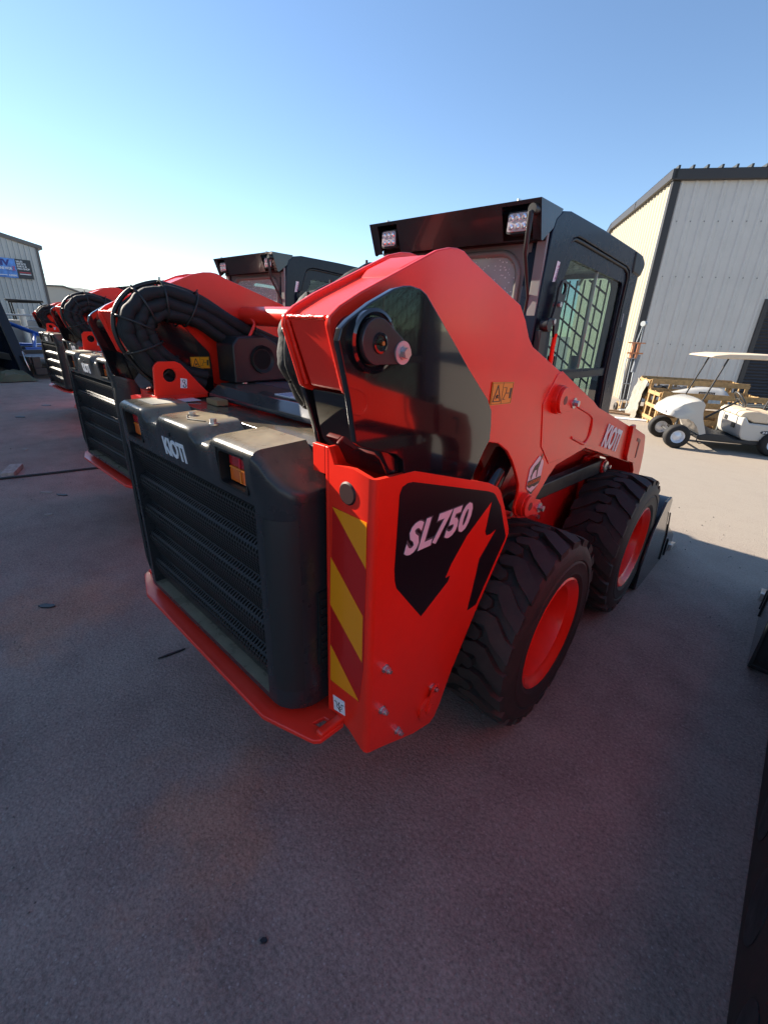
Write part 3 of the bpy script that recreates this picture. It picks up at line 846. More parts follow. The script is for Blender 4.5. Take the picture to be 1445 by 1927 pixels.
    MB().cyl((s * .727, -.872, 1.480), (s * .739, -.872, 1.480), .0105, n=6).cyl((s * .727, -.872, 1.480), (s * .730, -.872, 1.480), .0125, n=20).build("hex_bolt", STL, fl, smooth=30)
    # ---- lift cylinder and lower control link
    b = MB().cyl((s * .575, -.40, .78), (s * .575, -.10, 1.12), .042, n=28)
    lc = b.build("lift_cylinder", BLK, root, smooth=30)
    MB().cyl((s * .575, -.12, 1.10), (s * .575, .05, 1.29), .024, n=20).build("cylinder_rod", CHR, lc, smooth=30)
    b = side([(-.05, .898), (.03, .925), (1.06, .890), (1.10, .870), (1.08, .825), (1.02, .812), (.0, .862)], .545, .590)
    cl = b.build("control_link", BLK2, root, bevel=.006)
    b = MB().cyl((s * .53, 1.06, .852), (s * .600, 1.06, .852), .040, n=28); b.build("link_pin", REDD, cl, bevel=.003)
    MB().cyl((s * .600, 1.06, .852), (s * .610, 1.06, .852), .030, n=20).cyl((s * .61, 1.10, .845), (s * .622, 1.10, .845), .012, n=6).build("pin_bolt", STL, cl, smooth=30)
    # bracket holding the link to the chassis
    side([(.98, .90), (1.13, .90), (1.10, .62), (1.00, .62)], .50, .53).build("link_bracket", REDD, cl, bevel=.004)
    # ---- hose bundle looping over the inner side of the arm
    if s < 0: path = [(-.74, 1.20), (-.84, 1.235), (-.94, 1.31), (-1.002, 1.40), (-1.024, 1.47), (-1.02, 1.53), (-.995, 1.58), (-.946, 1.627), (-.871, 1.657), (-.811, 1.66), (-.683, 1.617), (-.55, 1.547), (-.40, 1.49), (-.2, 1.42), (.05, 1.33)]
    else: path = [(-.82, 1.265), (-.86, 1.282), (-.907, 1.321), (-.949, 1.386), (-.972, 1.444), (-.966, 1.520), (-.935, 1.575), (-.890, 1.612), (-.840, 1.640), (-.755, 1.668), (-.670, 1.675), (-.55, 1.63), (-.40, 1.50), (-.2, 1.42), (.05, 1.33)]
    P = catmull([Vector((0, p[0], p[1])) for p in path], 7)
    hb = MB()
    xo = -.012 if s > 0 else 0
    offs = [(.458, -.034, .023), (.432, -.034, .022), (.458, -.068, .024), (.430, -.070, .023), (.456, -.104, .020), (.430, -.102, .019)]
    if s > 0: offs = [(.455, -.052, .032), (.424, -.054, .032), (.455, -.100, .032), (.424, -.104, .032)]
    kk = .80 if s > 0 else .91
    path = [(-.80 + (y + .80) * kk, 1.44 + (z - 1.44) * kk) if i < 10 else (y, z - .01) for i, (y, z) in enumerate(path)]
    P = catmull([Vector((0, p[0], p[1])) for p in path], 7)
    for j, (x, o_, r_) in enumerate(offs):
        pts = []; rad = []
        for i, p in enumerate(P):
            d = (P[min(i + 1, len(P) - 1)] - P[max(i - 1, 0)]).normalized()
            nn = Vector((0, -d.z, d.y))
            wob = .002 * math.sin(i * .9 + j * 2.1)
            pts.append(Vector((s * (x + wob + xo), p.y, p.z)) + nn * (o_ + (.022 if s > 0 else 0) + .003 * math.sin(i * .5 + j)))
            rad.append(r_ * (1 + .02 * math.sin(i * 1.7 + j * 1.3) + random.uniform(-.012, .012)))
        hb.tube(pts, rad, n=12)
    hoses = hb.build("hose_bundle", HOSE, root, smooth=60)
    pts = []
    for i, p in enumerate(P):
        d = (P[min(i + 1, len(P) - 1)] - P[max(i - 1, 0)]).normalized(); nn = Vector((0, -d.z, d.y))
        pts.append(Vector((s * (.472 if s < 0 else .440), p.y, p.z)) + nn * (-.002 if s > 0 else -.004))
    MB().tube(pts, .008, n=8).build("outer_hose", SEAL, hoses, smooth=60)
    for i in (12, 20, 34, 48, 58, 68, 80):
        p = P[i]; d = (P[i + 1] - P[i - 1]).normalized(); nn = Vector((0, -d.z, d.y))
        loop = []
        for k in range(20):
            a_ = 2 * math.pi * k / 20
            loop.append(Vector((s * (.445 + xo + .042 * math.cos(a_)), p.y, p.z)) + nn * (-.066 + .066 * math.sin(a_)) + d * .012 * math.sin(a_ * 1.0))
        z_ = MB().tube(loop, .0035, n=6, closed=True)
        e = loop[5]; z_.tube([e, e + nn * .010 + d * .004], .003, n=6)
        z_.build("cable_tie", SEAL, hoses, smooth=60)
    # red rod hoop that holds the hoses
    pth = [(.492, -.50, 1.535), (.470, -.50, 1.545), (.385, -.515, 1.525), (.375, -.525, 1.50), (.378, -.575, 1.425), (.40, -.590, 1.405), (.495, -.592, 1.40)]
    MB().tube([(s * x, y, z) for x, y, z in catmull(pth, 4)], .006, n=8).build("hose_hoop", RED, arm, smooth=60)
    # lifting eye
    ey = [(-.935, 1.262), (-.928, 1.360), (-.922, 1.370), (-.908, 1.381), (-.850, 1.381), (-.830, 1.372), (-.818, 1.358), (-.774, 1.305), (-.735, 1.262)]
    b = side(ey, .380, .390, holes=[list(reversed(circle(-.874, 1.333, .0235, 24)))])
    b.box((min(s * .38, s * .50), -.93, 1.247), (max(s * .38, s * .50), -.74, 1.262))
    if s > 0: return
    le = b.build("lifting_eye", RED, root, bevel=.0015)
    dy = -.037; dz = .006
    q = [(-.842, 1.287), (-.818, 1.285), (-.814, 1.318), (-.838, 1.322)]
    b = flat([(s * .380, y, z) for y, z in q], (-s, 0, 0), .0012); hk = b.build("hook_sticker", WHT, le)
    b = MB().tube([(s * .3783, -.826 + .0055 * math.cos(R(a_)), 1.294 + .0055 * math.sin(R(a_))) for a_ in range(140, 400, 20)] + [(s * .3783, -.827, 1.306)], .0013, n=6)
    b.tube([(s * .3783, -.827 + .005 * math.cos(R(a_)), 1.311 + .005 * math.sin(R(a_))) for a_ in range(0, 360, 30)], .0008, n=6, closed=True)
    b.build("hook_symbol", OLV, hk)
    # warning sticker on the inner face of the arm, above the eye
    iq = [(s * .4832, -.746, 1.343), (s * .4832, -.670, 1.343), (s * .4832, -.670, 1.387), (s * .4832, -.746, 1.387)]
    warning_sticker(lk, iq, (-s, 0, 0))

def make_cab(root):
    cabp = [(.258, .95), (.262, 1.50), (.275, 1.70), (.290, 1.88), (.310, 1.930), (.357, 1.962), (.43, 1.974), (.80, 1.970), (1.291, 1.954), (1.370, 1.944), (1.420, 1.925), (1.437, 1.895), (1.43, 1.70), (1.455, 1.40), (1.49, 1.05), (1.50, .80), (.9, .78)]
    hole = [(.40, 1.10), (.385, 1.50), (.405, 1.70), (.465, 1.86), (.492, 1.893), (.53, 1.903), (.60, 1.902), (1.22, 1.872), (1.275, 1.855), (1.295, 1.82), (1.290, 1.50), (1.290, 1.318), (1.330, 1.05), (1.335, .98), (.70, .96), (.45, .98)]
    cab = MB().prism([(.30, 1.86), (.30, 1.925), (.36, 1.962), (.43, 1.972), (1.29, 1.952), (1.40, 1.93), (1.43, 1.90), (1.43, 1.86)], -.37, .37, 'x').build("cab", NAVY, root, bevel=.006)
    for s in (1, -1):
        sf = MB().prism(cabp, s * .345, s * .432, 'x', holes=[list(reversed(hole))]).build("side_frame", NAVY, cab, bevel=.034, seg=5)
        sf.modifiers["bevel"].angle_limit = R(50)
    # front roof corner pad
    for s in (1, -1):
        MB().prism([(1.30, 1.952), (1.42, 1.945), (1.485, 1.915), (1.487, 1.89), (1.445, 1.84), (1.31, 1.85)], s * .32, s * .440, 'x').build("roof_corner", BLK2, cab, bevel=.012, seg=3)
    # rear wall with its rounded window
    rw = MB().prism([(-.36, 1.00), (.36, 1.00), (.36, 1.90), (-.36, 1.90)], .285, .302, 'y', holes=[list(reversed(rrect(-.315, 1.36, .315, 1.822, .09, 6)))])
    rwo = rw.build("rear_wall", mat("cab_grey", (.13, .128, .125), .5, dust=.3, vscale=14), cab, smooth=35)
    lp = [(x, .283, z) for x, z in rrect(-.318, 1.357, .318, 1.825, .092, 8)]
    MB().tube(lp, .013, n=10, closed=True).build("window_seal", mat("window_gasket", (.16, .155, .14), .35), rwo, smooth=60)
    MB().prism(rrect(-.315, 1.36, .315, 1.822, .09, 6), .290, .295, 'y').build("rear_window", GLSR, rwo)
    for s in (1, -1):
        MB().box((s * .385, .268, 1.05) if s > 0 else (-.425, .268, 1.05), (s * .425, .284, 1.88) if s > 0 else (-.385, .284, 1.88)).build("corner_trim", mat("trim_grey", (.20, .20, .195), .4), rwo, bevel=.003)
    # lamp visor over the rear window
    v = MB().prism([(.167, 1.970), (.356, 1.968), (.30, 1.90), (.222, 1.845), (.212, 1.848)], -.430, -.424, 'x')
    v.prism([(.167, 1.970), (.356, 1.968), (.30, 1.90), (.222, 1.845), (.212, 1.848)], .424, .430, 'x')
    sq = [(.167, 1.970), (.212, 1.850), (.220, 1.852), (.178, 1.966)]
    v.prism([(.167, 1.970), (.356, 1.970), (.356, 1.964), (.172, 1.964)], -.424, .424, 'x')
    def vy(z): return .167 + (1.970 - z) * .375
    # rear face with two lamp openings
    def vpr(x, z, o=0): return (x, vy(z) + o, z)
    for (xa, xb, za, zb) in ((-.424, .424, 1.958, 1.970), (-.424, .424, 1.850, 1.852), (-.424, -.383, 1.852, 1.958), (-.262, .272, 1.852, 1.958), (.396, .424, 1.852, 1.958)):
        vs = [vpr(xa, za), vpr(xb, za), vpr(xb, zb), vpr(xa, zb), vpr(xa, za, .006), vpr(xb, za, .006), vpr(xb, zb, .006), vpr(xa, zb, .006)]
        v.add(vs, [(0, 1, 2, 3), (7, 6, 5, 4), (0, 4, 5, 1), (1, 5, 6, 2), (2, 6, 7, 3), (3, 7, 4, 0)])
    vo = v.build("lamp_visor", mat("visor_black", (.020, .018, .019), .22, coat=.3, rvar=.3, vscale=7), cab, smooth=30)
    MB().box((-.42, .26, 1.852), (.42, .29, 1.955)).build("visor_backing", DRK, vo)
    for s, cx in ((-1, -.325), (1, .335)):
        h = MB().prism(rrect(cx - .046, 1.872, cx + .046, 1.943, .010), .196, .245, 'y')
        wl = h.build("work_light", BLK2, vo, smooth=30)
        l_ = MB().prism(rrect(cx - .041, 1.877, cx + .041, 1.938, .010), .190, .197, 'y').build("lens", LMP, wl, bevel=.002)
        d = MB()
        for i in range(3):
            for j in range(2):
                d.lathe([(.192, .0125), (.186, .010), (.1845, .004), (.190, 0)], (cx - .026 + .026 * i, 0, 1.893 + .029 * j), 'y', 14)
        d.build("reflector", mat("reflector_bright", (.80, .74, .78), .10, metal=.8), l_, smooth=40)
    for x in (-.33, .33):
        MB().cyl((x, .19, 1.97), (x, .19, 1.980), .008, n=8).build("visor_bolt", STL, vo)
    # wiper
    b = MB().tube([(.409, .175, 1.935), (.405, .150, 1.925), (.395, .170, 1.80), (.382, .268, 1.66), (.375, .272, 1.60)], [.012, .011, .008, .006, .005], n=10)
    b.cyl((.412, .20, 1.937), (.408, .150, 1.935), .017, n=20)
    b.build("wiper_arm", BLK2, cab, smooth=45)
    for s in (1, -1):
        outer = [(.405, 1.10), (.392, 1.50), (.412, 1.70), (.47, 1.855), (.497, 1.885), (.53, 1.895), (.60, 1.894), (1.22, 1.864), (1.268, 1.848), (1.287, 1.82), (1.282, 1.50), (1.282, 1.318), (1.322, 1.05), (1.325, .985), (.70, .968), (.455, .985)]
        glp = [(.519, 1.790), (.527, 1.812), (.545, 1.822), (.60, 1.822), (1.15, 1.800), (1.225, 1.797), (1.243, 1.790), (1.25, 1.775), (1.255, 1.60), (1.257, 1.361), (.603, 1.372), (.499, 1.385), (.462, 1.42), (.455, 1.55), (.467, 1.70)]
        low = [(.47, 1.09), (.455, 1.325), (1.27, 1.318), (1.30, 1.06)]
        b = MB().prism(outer, s * .395, s * .418, 'x', holes=[list(reversed(glp)), list(reversed(low))])
        d = b.build("door", NAVY, cab, bevel=.006, seg=3)
        MB().prism(glp, s * .402, s * .407, 'x').build("door_glass", GLS, d)
        MB().prism(low, s * .402, s * .407, 'x').build("lower_glass", GLS, d)
        lp = [(s * .421, y, z) for y, z in outer]
        MB().tube(lp, .007, n=8, closed=True).build("door_seal", SEAL, d, smooth=60)
        MB().box((min(s * .398, s * .412), .883, 1.37), (max(s * .398, s * .412), .887, 1.812)).build("window_slider", STL, d)
        MB().box((min(s * .417, s * .421), .50, 1.328), (max(s * .417, s * .421), 1.24, 1.355)).build("slider_rail", SEAL, d)
        # hinge bracket with its eye and gas strut
        hp = [(.335, 1.56), (.355, 1.60), (.372, 1.648), (.372, 1.70), (.392, 1.728), (.42, 1.735), (.445, 1.715), (.448, 1.68), (.430, 1.63), (.425, 1.59), (.43, 1.55), (.42, 1.515), (.400, 1.515), (.385, 1.56)]
        b = MB().prism(hp, s * .452, s * .462, 'x', holes=[list(reversed(circle(.412, 1.700, .022, 16)))])
        hb = b.build("hinge_bracket", BLK2, cab, bevel=.002)
        MB().cyl((s * .44, .392, 1.640), (s * .472, .392, 1.640), .011, n=6).cyl((s * .44, .362, 1.575), (s * .472, .362, 1.575), .011, n=6).build("hinge_bolt", STL, hb, smooth=30)
        MB().tube([(s * .46, .412, 1.53), (s * .455, .42, 1.47), (s * .455, .43, 1.36)], .010, n=10).build("strut_rod", RED, hb, smooth=60)
        MB().cyl((s * .45, .44, 1.44), (s * .45, .455, 1.15), .018, n=16).build("gas_strut", BLK, hb, smooth=60)
        MB().cyl((s * .445, .30, 1.56), (s * .480, .30, 1.56), .026, n=20).box((min(s*.435, s*.462), .27, 1.40), (max(s*.435, s*.462), .33, 1.54)).build("door_latch", BLK2, hb, bevel=.004)
        if s > 0:
            q = [(.4330, .355, 1.72), (.4330, .378, 1.723), (.4330, .398, 1.795), (.4330, .372, 1.797)]
            st = flat(q, (1, 0, 0), .0012).build("inspection_sticker", WHT, cab)
            text_obj("sticker_print", "8002", mat("purple_ink", (.25, .05, .20), .4), st, (.4348, .385, 1.728), (0, .25, .97), (0, -1, .25), .055, .014, depth=.0006)
            MB().prism([(1.325, 1.58), (1.340, 1.58), (1.336, 1.65), (1.321, 1.65)], .431, .4335, 'x').build("door_sticker", mat("grey_label", (.30, .30, .30), .4), cab)
    # windscreen and door at the front
    f = MB().prism(rrect(-.36, .90, .36, 1.90, .05), 1.395, 1.425, 'y', holes=[list(reversed(rrect(-.31, .98, .31, 1.84, .06)))])
    fo = f.build("front_door", NAVY, cab, bevel=.006)
    MB().prism(rrect(-.31, .98, .31, 1.84, .06), 1.405, 1.411, 'y').build("windscreen", GLS, fo)
    g = MB()
    for k in range(14):
        x = -.29 + k * .045; g.box((x - .004, 1.384, .99), (x + .004, 1.390, 1.83))
    for k in range(16):
        z0 = .75 + k * .10
        p0 = Vector((.30, 1.382, z0)); p1 = Vector((-.30, 1.382, z0 + .42))
        t0 = max(0, (.99 - p0.z) / .42); t1 = min(1, (1.83 - p0.z) / .42)
        if t1 > t0: g.cyl(p0 + (p1 - p0) * t0, p0 + (p1 - p0) * t1, .006, n=6)
    g.build("window_guard", BLK2, fo)
    # seat and controls
    b = MB().box((-.24, .62, 1.02), (.24, 1.08, 1.13)); so_ = b.build("seat", SEAT, cab, bevel=.04, seg=3)
    MB().prism([(.50, 1.10), (.60, 1.10), (.62, 1.58), (.56, 1.60), (.52, 1.57)], -.22, .22, 'x').build("backrest", SEAT, so_, bevel=.03, seg=3)
    MB().box((-.36, .30, 1.00), (.36, .50, 1.34)).build("cab_shelf", SEAT, cab, bevel=.02)
    for s in (1, -1):
        MB().tube([(s * .30, .80, 1.10), (s * .30, .95, 1.25), (s * .29, 1.10, 1.30)], .022, n=10).build("joystick_arm", SEAT, so_, smooth=60)
        MB().tube([(s * .29, 1.10, 1.30), (s * .285, 1.11, 1.42)], [.016, .022], n=10).build("joystick", SEAT, so_, smooth=60)
    return cab

def make_loader():
    root = empty("skid_steer_loader")
    make_hood(root)
    # bumper plate
    half = [(.0, -1.0735), (.434, -1.0735), (.585, -1.027), (.604, -1.020), (.617, -1.004), (.620, -.922), (.555, -.905), (.50, -.86)]
    poly = [(-x, y) for x, y in reversed(half[1:])] + half[1:]
    slots = [[(sx * .556, -.984), (sx * .585, -.976), (sx * .585, -.944), (sx * .563, -.948)] for sx in (1, -1)]
    bp = MB().prism(poly, .449, .465, 'z', holes=slots).build("rear_bumper", RED, root, bevel=.004)
    for s in (1, -1):
        MB().box((s * .600 - .014, -1.000, .452), (s * .600 + .014, -.905, .478)).build("tie_down_lug", RED, bp, bevel=.008, seg=3)
    # deck behind the hood, engine lid
    MB().add([(-.50, -.885, 1.246), (.50, -.885, 1.246), (.50, -.60, 1.230), (-.50, -.60, 1.230), (-.50, -.885, 1.20), (.50, -.885, 1.20), (.50, -.60, 1.18), (-.50, -.60, 1.18)],
             [(0, 1, 2, 3), (7, 6, 5, 4), (0, 4, 5, 1), (1, 5, 6, 2), (2, 6, 7, 3), (3, 7, 4, 0)]).build("rear_deck", mat("deck_black", (.020, .020, .022), .16, coat=.3, dust=.55, vscale=6, rvar=.3), root, bevel=.003)
    lid = MB()
    zb, zt = 1.262, 1.296
    lo = [(-.425, -.700), (-.36, -.745), (.36, -.745), (.425, -.700), (.425, -.12), (-.425, -.12)]
    hi = [(-.39, -.680), (-.34, -.715), (.34, -.715), (.39, -.680), (.39, -.14), (-.39, -.14)]
    vs = [(x, y, 1.248) for x, y in lo] + [(x, y, zb) for x, y in lo] + [(x, y, zt) for x, y in hi]
    n = 6; fs = [tuple(range(2 * n, 3 * n)), tuple(reversed(range(n)))]
    for k in (0, 1):
        fs += [(k * n + i, k * n + (i + 1) % n, (k + 1) * n + (i + 1) % n, (k + 1) * n + i) for i in range(n)]
    LIDM = mat("lid_dark_gloss", (.030, .030, .038), .14, coat=.5, rvar=.4, vscale=4, dust=.25)
    lo_ = lid.add(vs, fs).build("engine_lid", LIDM, root, bevel=.005)
    MB().cyl((-.35, -.60, 1.296), (-.35, -.60, 1.300), .016, n=20).cyl((-.35, -.60, 1.30), (-.35, -.60, 1.312), .010, n=6).build("lid_bolt", STL, lo_, smooth=30)
    st = MB().box((-.02, -.675, 1.2965), (.11, -.600, 1.2985)).build("instruction_label", WHT, lo_)
    b = MB()
    for k in range(5): b.box((-.01, -.668 + k * .013, 1.2982), (.06 + .008 * (k % 3), -.664 + k * .013, 1.2992))
    b.build("printed_lines", mat("blue_ink", (.06, .10, .25), .4), st)
    MB().box((-.33, -.56, 1.2965), (-.06, -.33, 1.2975)).build("clear_film", mat("plastic_film", (.12, .12, .16), .10, coat=.7, bump=.8, bscale=25), lo_)
    b = MB().box((-.405, -.860, 1.2465), (-.315, -.800, 1.2482)).build("paper_label", WHT, root)
    MB().box((-.27, -.80, 1.243), (-.19, -.76, 1.262)).build("cardboard_tag", mat("cardboard", (.30, .19, .09), .8), root)
    # engine bay and chassis
    ch = MB().prism([(-.88, .47), (-.88, 1.20), (-.30, 1.20), (.25, 1.05), (.40, .96), (1.25, .92), (1.38, .80), (1.38, .30), (1.25, .22), (-.45, .22), (-.70, .40)], -.485, .485, 'x')
    co = ch.build("chassis", REDD, root, bevel=.006)
    for y, z in ((.22, .80), (.20, .765), (.18, .62), (.24, .60), (.30, .625), (.36, .60), (.45, .70), (.52, .66)):
        MB().cyl((.485, y, z), (.499, y, z), .012, n=6).build("chassis_bolt", STL, co)
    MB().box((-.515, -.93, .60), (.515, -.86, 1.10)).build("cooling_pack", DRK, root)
    b = MB()
    for k in range(8): b.box((.532, -.930, .64 + k * .028), (.540, -.900, .654 + k * .028))
    b.box((.526, -.935, .63), (.534, -.895, .87))
    b.build("side_vent", DRK, root)
    for y_ in (0, 1.11): MB().cyl((-.55, y_, .41), (.55, y_, .41), .07, n=24).build("axle", BLK2, root, smooth=30)
    # exhaust box in the gap behind the left arm, cross tube
    eb = MB().prism([(-.645, 1.296), (-.645, 1.44), (-.62, 1.468), (-.50, 1.474), (-.40, 1.42), (-.38, 1.30)], -.465, -.33, 'x').build("exhaust_shield", BLK2, root, bevel=.008)
    MB().lathe([(-.329, .0), (-.329, .040), (-.322, .048), (-.320, .052), (-.335, .055)], (0, -.52, 1.385), 'x', 28).build("exhaust_outlet", SEAL, eb, smooth=40)
    MB().lathe([(-.3285, .0), (-.3285, .038)], (0, -.52, 1.385), 'x', 28).build("outlet_opening", DRK, eb)
    MB().cyl((-.505, -.48, 1.545), (.505, -.48, 1.545), .036, n=36).build("cross_tube", RED, root, smooth=30)
    for s in (1, -1): make_side(root, s)
    for s in (1, -1):
        for yc in (0, 1.11): make_wheel(root, s, yc)
    make_cab(root)
    # bucket
    sp = [(1.36, .03), (1.34, .20), (1.40, .42), (1.56, .585), (1.68, .590), (1.735, .555), (1.745, .47), (1.82, .36), (2.29, .13), (2.34, .02), (2.30, .005), (1.42, .005)]
    b = MB()
    for s in (1, -1): b.prism(sp, s * .862, s * .876, 'x')
    back = [(1.40, .03), (1.37, .12), (1.37, .24), (1.41, .38), (1.50, .50), (1.60, .565), (1.72, .575)]
    thick = [(p[0] + .014, p[1] - .004) for p in back]
    b.prism(back + list(reversed(thick)), -.862, .862, 'x')
    b.prism([(1.40, .006), (2.36, .006), (2.36, .022), (1.40, .030)], -.872, .872, 'x')
    bo = b.build("bucket", BUCK, root, bevel=.003)
    for s in (1, -1):
        MB().prism([(2.06, .16), (2.085, .16), (2.10, .05), (2.075, .02)], s * .876, s * .886, 'x').prism([(1.76, .46), (1.78, .455), (1.94, .25), (1.97, .03), (1.95, .03), (1.92, .24)], s * .876, s * .884, 'x').build("side_stiffener", BUCK, bo, bevel=.002)
        MB().prism([(2.25, .004), (2.42, .004), (2.42, .018), (2.30, .05), (2.25, .05)], s * .80, s * .895, 'x').build("wear_corner", STL, bo, bevel=.003)
    MB().box((-.50, 1.30, .25), (.50, 1.40, .55)).build("quick_attach_plate", BLK2, root, bevel=.01)
    return root

L1 = make_loader()
tag(L1, "nearest red loader with four black tyres and white lettering on its rear corner panel", "skid steer loader", "red compact loaders parked side by side in a row")
bpy.context.view_layer.update()
index_children()
GR = "red compact loaders parked side by side in a row"
rowspec = [(-2.30, .40, R(.6), "red loader parked directly left of the nearest one, visor and rear window showing"),
           (-4.82, .92, R(0), "third red loader of the row, between the farthest one and the one beside the nearest"),
           (-7.15, 1.14, R(0), "farthest red loader in the row, standing next to the trailer")]
for (dx, dy, rz, lab) in rowspec:
    c = copy_tree(L1); c.location = (dx, dy, 0); c.rotation_euler = (0, 0, rz); c['label'] = lab
    if dx > -3: c.scale = (1.02, 1.02, 1.02)

# loader on rubber tracks at the right edge of the view
L0 = copy_tree(L1, skip=("wheel",))
L0.location = (2.475, -.36, 0)
L0.name = "track_loader"
tag(L0, "loader on black rubber track with black bucket, cut off by the right edge", "track loader")
index_children()
for o in CH.get(L0.name, []):
    if o.name.startswith("bucket"): o.scale = (1.12, 1, 1)
for s in (1, -1):
    tp = [(-.78, .16), (-.60, .05), (-.40, .012), (0, .0), (1.20, .0), (1.40, .03), (1.56, .14), (1.62, .28), (1.58, .42), (1.46, .52), (1.20, .56), (.30, .66), (-.45, .66), (-.62, .62), (-.78, .52), (-.86, .40), (-.86, .28)]
    tp = smooth_poly(tp, 1)
    b = MB().prism(tp, s * .56, s * .862, 'x')
    tr = b.build("rubber_track", RUB, L0, bevel=.02, seg=3)
    g = MB()
    n = len(tp)
    for i in range(n):
        a, c = Vector(tp[i]), Vector(tp[(i + 1) % n]); L = (c - a).length; k = max(1, int(L / .085))
        for j in range(k):
            p = a + (c - a) * ((j + .5) / k); d = (c - a).normalized(); nn = Vector((d.y, -d.x))
            q = [p - d * .022 - nn * .004, p + d * .022 - nn * .004, p + d * .015 + nn * .022, p - d * .015 + nn * .022]
            if p[1] < .03: continue
            g.prism([tuple(x) for x in q], s * .57, s * .858, 'x')
    g.build("track_lugs", RUB, tr)
    for y, z, r_ in ((-.35, .17, .10), (0, .17, .10), (.35, .17, .10), (.7, .17, .10), (1.05, .17, .10), (-.55, .34, .20), (1.30, .28, .18)):
        MB().cyl((s * .85, y, z), (s * .8645, y, z), r_, n=28).build("track_roller", BLK2, tr, smooth=30)

# ------------------------------------------------------------------ buildings
def frame_pt(o, u, v):
    o = Vector(o); u = Vector(u + (0,)).normalized(); v = Vector(v + (0,)).normalized()
    return lambda a, b, z: o + u * a + v * b + Vector((0, 0, z))
WALLG = mat("grey_wall_metal", (.60, .58, .54), .45, var=.06, vscale=1.2, bump=.1, bscale=4)
WALLC = mat("cream_wall_metal", (.42, .37, .27), .45, var=.05, vscale=1.2)
WALLP = mat("pale_wall_metal", (.52, .51, .48), .5, var=.05, vscale=.8)
TRIM = mat("charcoal_trim", (.035, .032, .033), .5)
ROOFM = mat("dark_roof_metal", (.05, .055, .055), .5)
def ribbed(F, along, hz, n0, out, name, material, parent, pitch, rib, depth, zb=0.0):
    """metal cladding sheet: along(t) gives a point at ground, hz(t) the height, out = outward unit vector"""
    T = []
    t = n0[0]
    while t < n0[1] - 1e-6:
        for d, e in ((0, 0), (rib * .35, depth), (rib * .75, depth), (rib * 1.1, 0), (pitch * .45, 0), (pitch * .48, depth * .22), (pitch * .55, depth * .22), (pitch * .58, 0)):
            if t + d <= n0[1]: T.append((t + d, e))
        t += pitch
    T.append((n0[1], 0))
    vs = []
    for (t_, e) in T:
        p = along(t_) + out * e
        vs += [p + Vector((0, 0, zb)), p + Vector((0, 0, hz(t_)))]
    fs = [(2 * i, 2 * i + 2, 2 * i + 3, 2 * i + 1) for i in range(len(T) - 1)]
    b = MB().add(vs, fs)
    return b.build(name, material, parent)
# --- workshop on the right
bo = empty("metal_workshop", (-3.44, 15.9, -.5), math.atan2(.516, .857))
tag(bo, "large metal workshop behind the golf cart, grey long side and cream gable end", "building")
L_ = 26.0
ribbed(None, lambda t: Vector((t, 0, 0)), lambda t: 6.45, (0.16, 3.42), Vector((0, -1, 0)), "grey_wall", WALLG, bo, .382, .11, .035)
ribbed(None, lambda t: Vector((t, 0, 0)), lambda t: 6.45, (7.6, L_), Vector((0, -1, 0)), "grey_wall", WALLG, bo, .382, .11, .035)
ribbed(None, lambda t: Vector((t, 0, 0)), lambda t: 6.45, (3.42, 7.6), Vector((0, -1, 0)), "grey_wall", WALLG, bo, .382, .11, .035, zb=3.33)
def gab(t): return 6.45 - max(0, t - 7.2) * .30
ribbed(None, lambda t: Vector((0, t, 0)), gab, (0.16, 13.0), Vector((-1, 0, 0)), "cream_wall", WALLC, bo, .305, .10, .035)
b = MB().box((-.05, -.05, 0), (.16, .16, 6.5)); b.build("corner_trim", TRIM, bo, bevel=.01)
MB().box((-.10, -.14, 6.42), (L_, .0, 6.70)).build("eave_gutter", TRIM, bo, bevel=.02)
b = MB()
prof = [(0, 6.70), (3.6, 6.70), (7.2, 6.72), (13.0, 4.98)]
for (y0, z0), (y1, z1) in zip(prof[:-1], prof[1:]):
    b.add([(-.14, y0 - .14, z0 - .24), (-.14, y1, z1 - .24), (-.14, y1, z1), (-.14, y0 - .14, z0), (0, y0 - .14, z0 - .24), (0, y1, z1 - .24), (0, y1, z1), (0, y0 - .14, z0)], [(0, 1, 2, 3), (7, 6, 5, 4), (0, 4, 5, 1), (2, 6, 7, 3), (1, 5, 6, 2), (0, 3, 7, 4)])
b.build("rake_trim", TRIM, bo)
b = MB()
for (y0, z0), (y1, z1) in zip(prof[:-1], prof[1:]):
    b.add([(-.14, y0, z0 + .01), (L_, y0, z0 + .01), (L_, y1, z1 + .01), (-.14, y1, z1 + .01)], [(0, 1, 2, 3)])
k = 0.0
while k < L_:
    b.box((k - .03, -.15, 6.70), (k + .03, .5, 6.78)); k += .382
b.build("roof", ROOFM, bo)
for k in range(1):
    dr = MB().box((3.42, -.06, 0), (3.56, .06, 3.33)).box((7.46, -.06, 0), (7.6, .06, 3.33)).box((3.56, -.06, 3.22), (7.46, .06, 3.33)).build("door_frame", TRIM, bo)
    b = MB(); z = 0.0
    while z < 3.2:
        b.add([(3.56, .02, z), (7.46, .02, z), (7.46, -.02, z + .05), (3.56, -.02, z + .05), (7.46, .02, z + .10), (3.56, .02, z + .10)], [(0, 1, 2, 3), (3, 2, 4, 5)]); z += .10
    b.build("roll_up_door", mat("door_charcoal", (.05, .048, .052), .45), bo)
b = MB()
for z in (1.9, 3.9, 5.4):
    t = .33
    while t < 26:
        if not (z < 3.4 and 3.3 < t < 7.7): b.cyl((t, -.002, z), (t, -.014, z), .018, n=6)
        t += .382
b.build("wall_screws", mat("screw_grey", (.16, .16, .16), .5), bo)
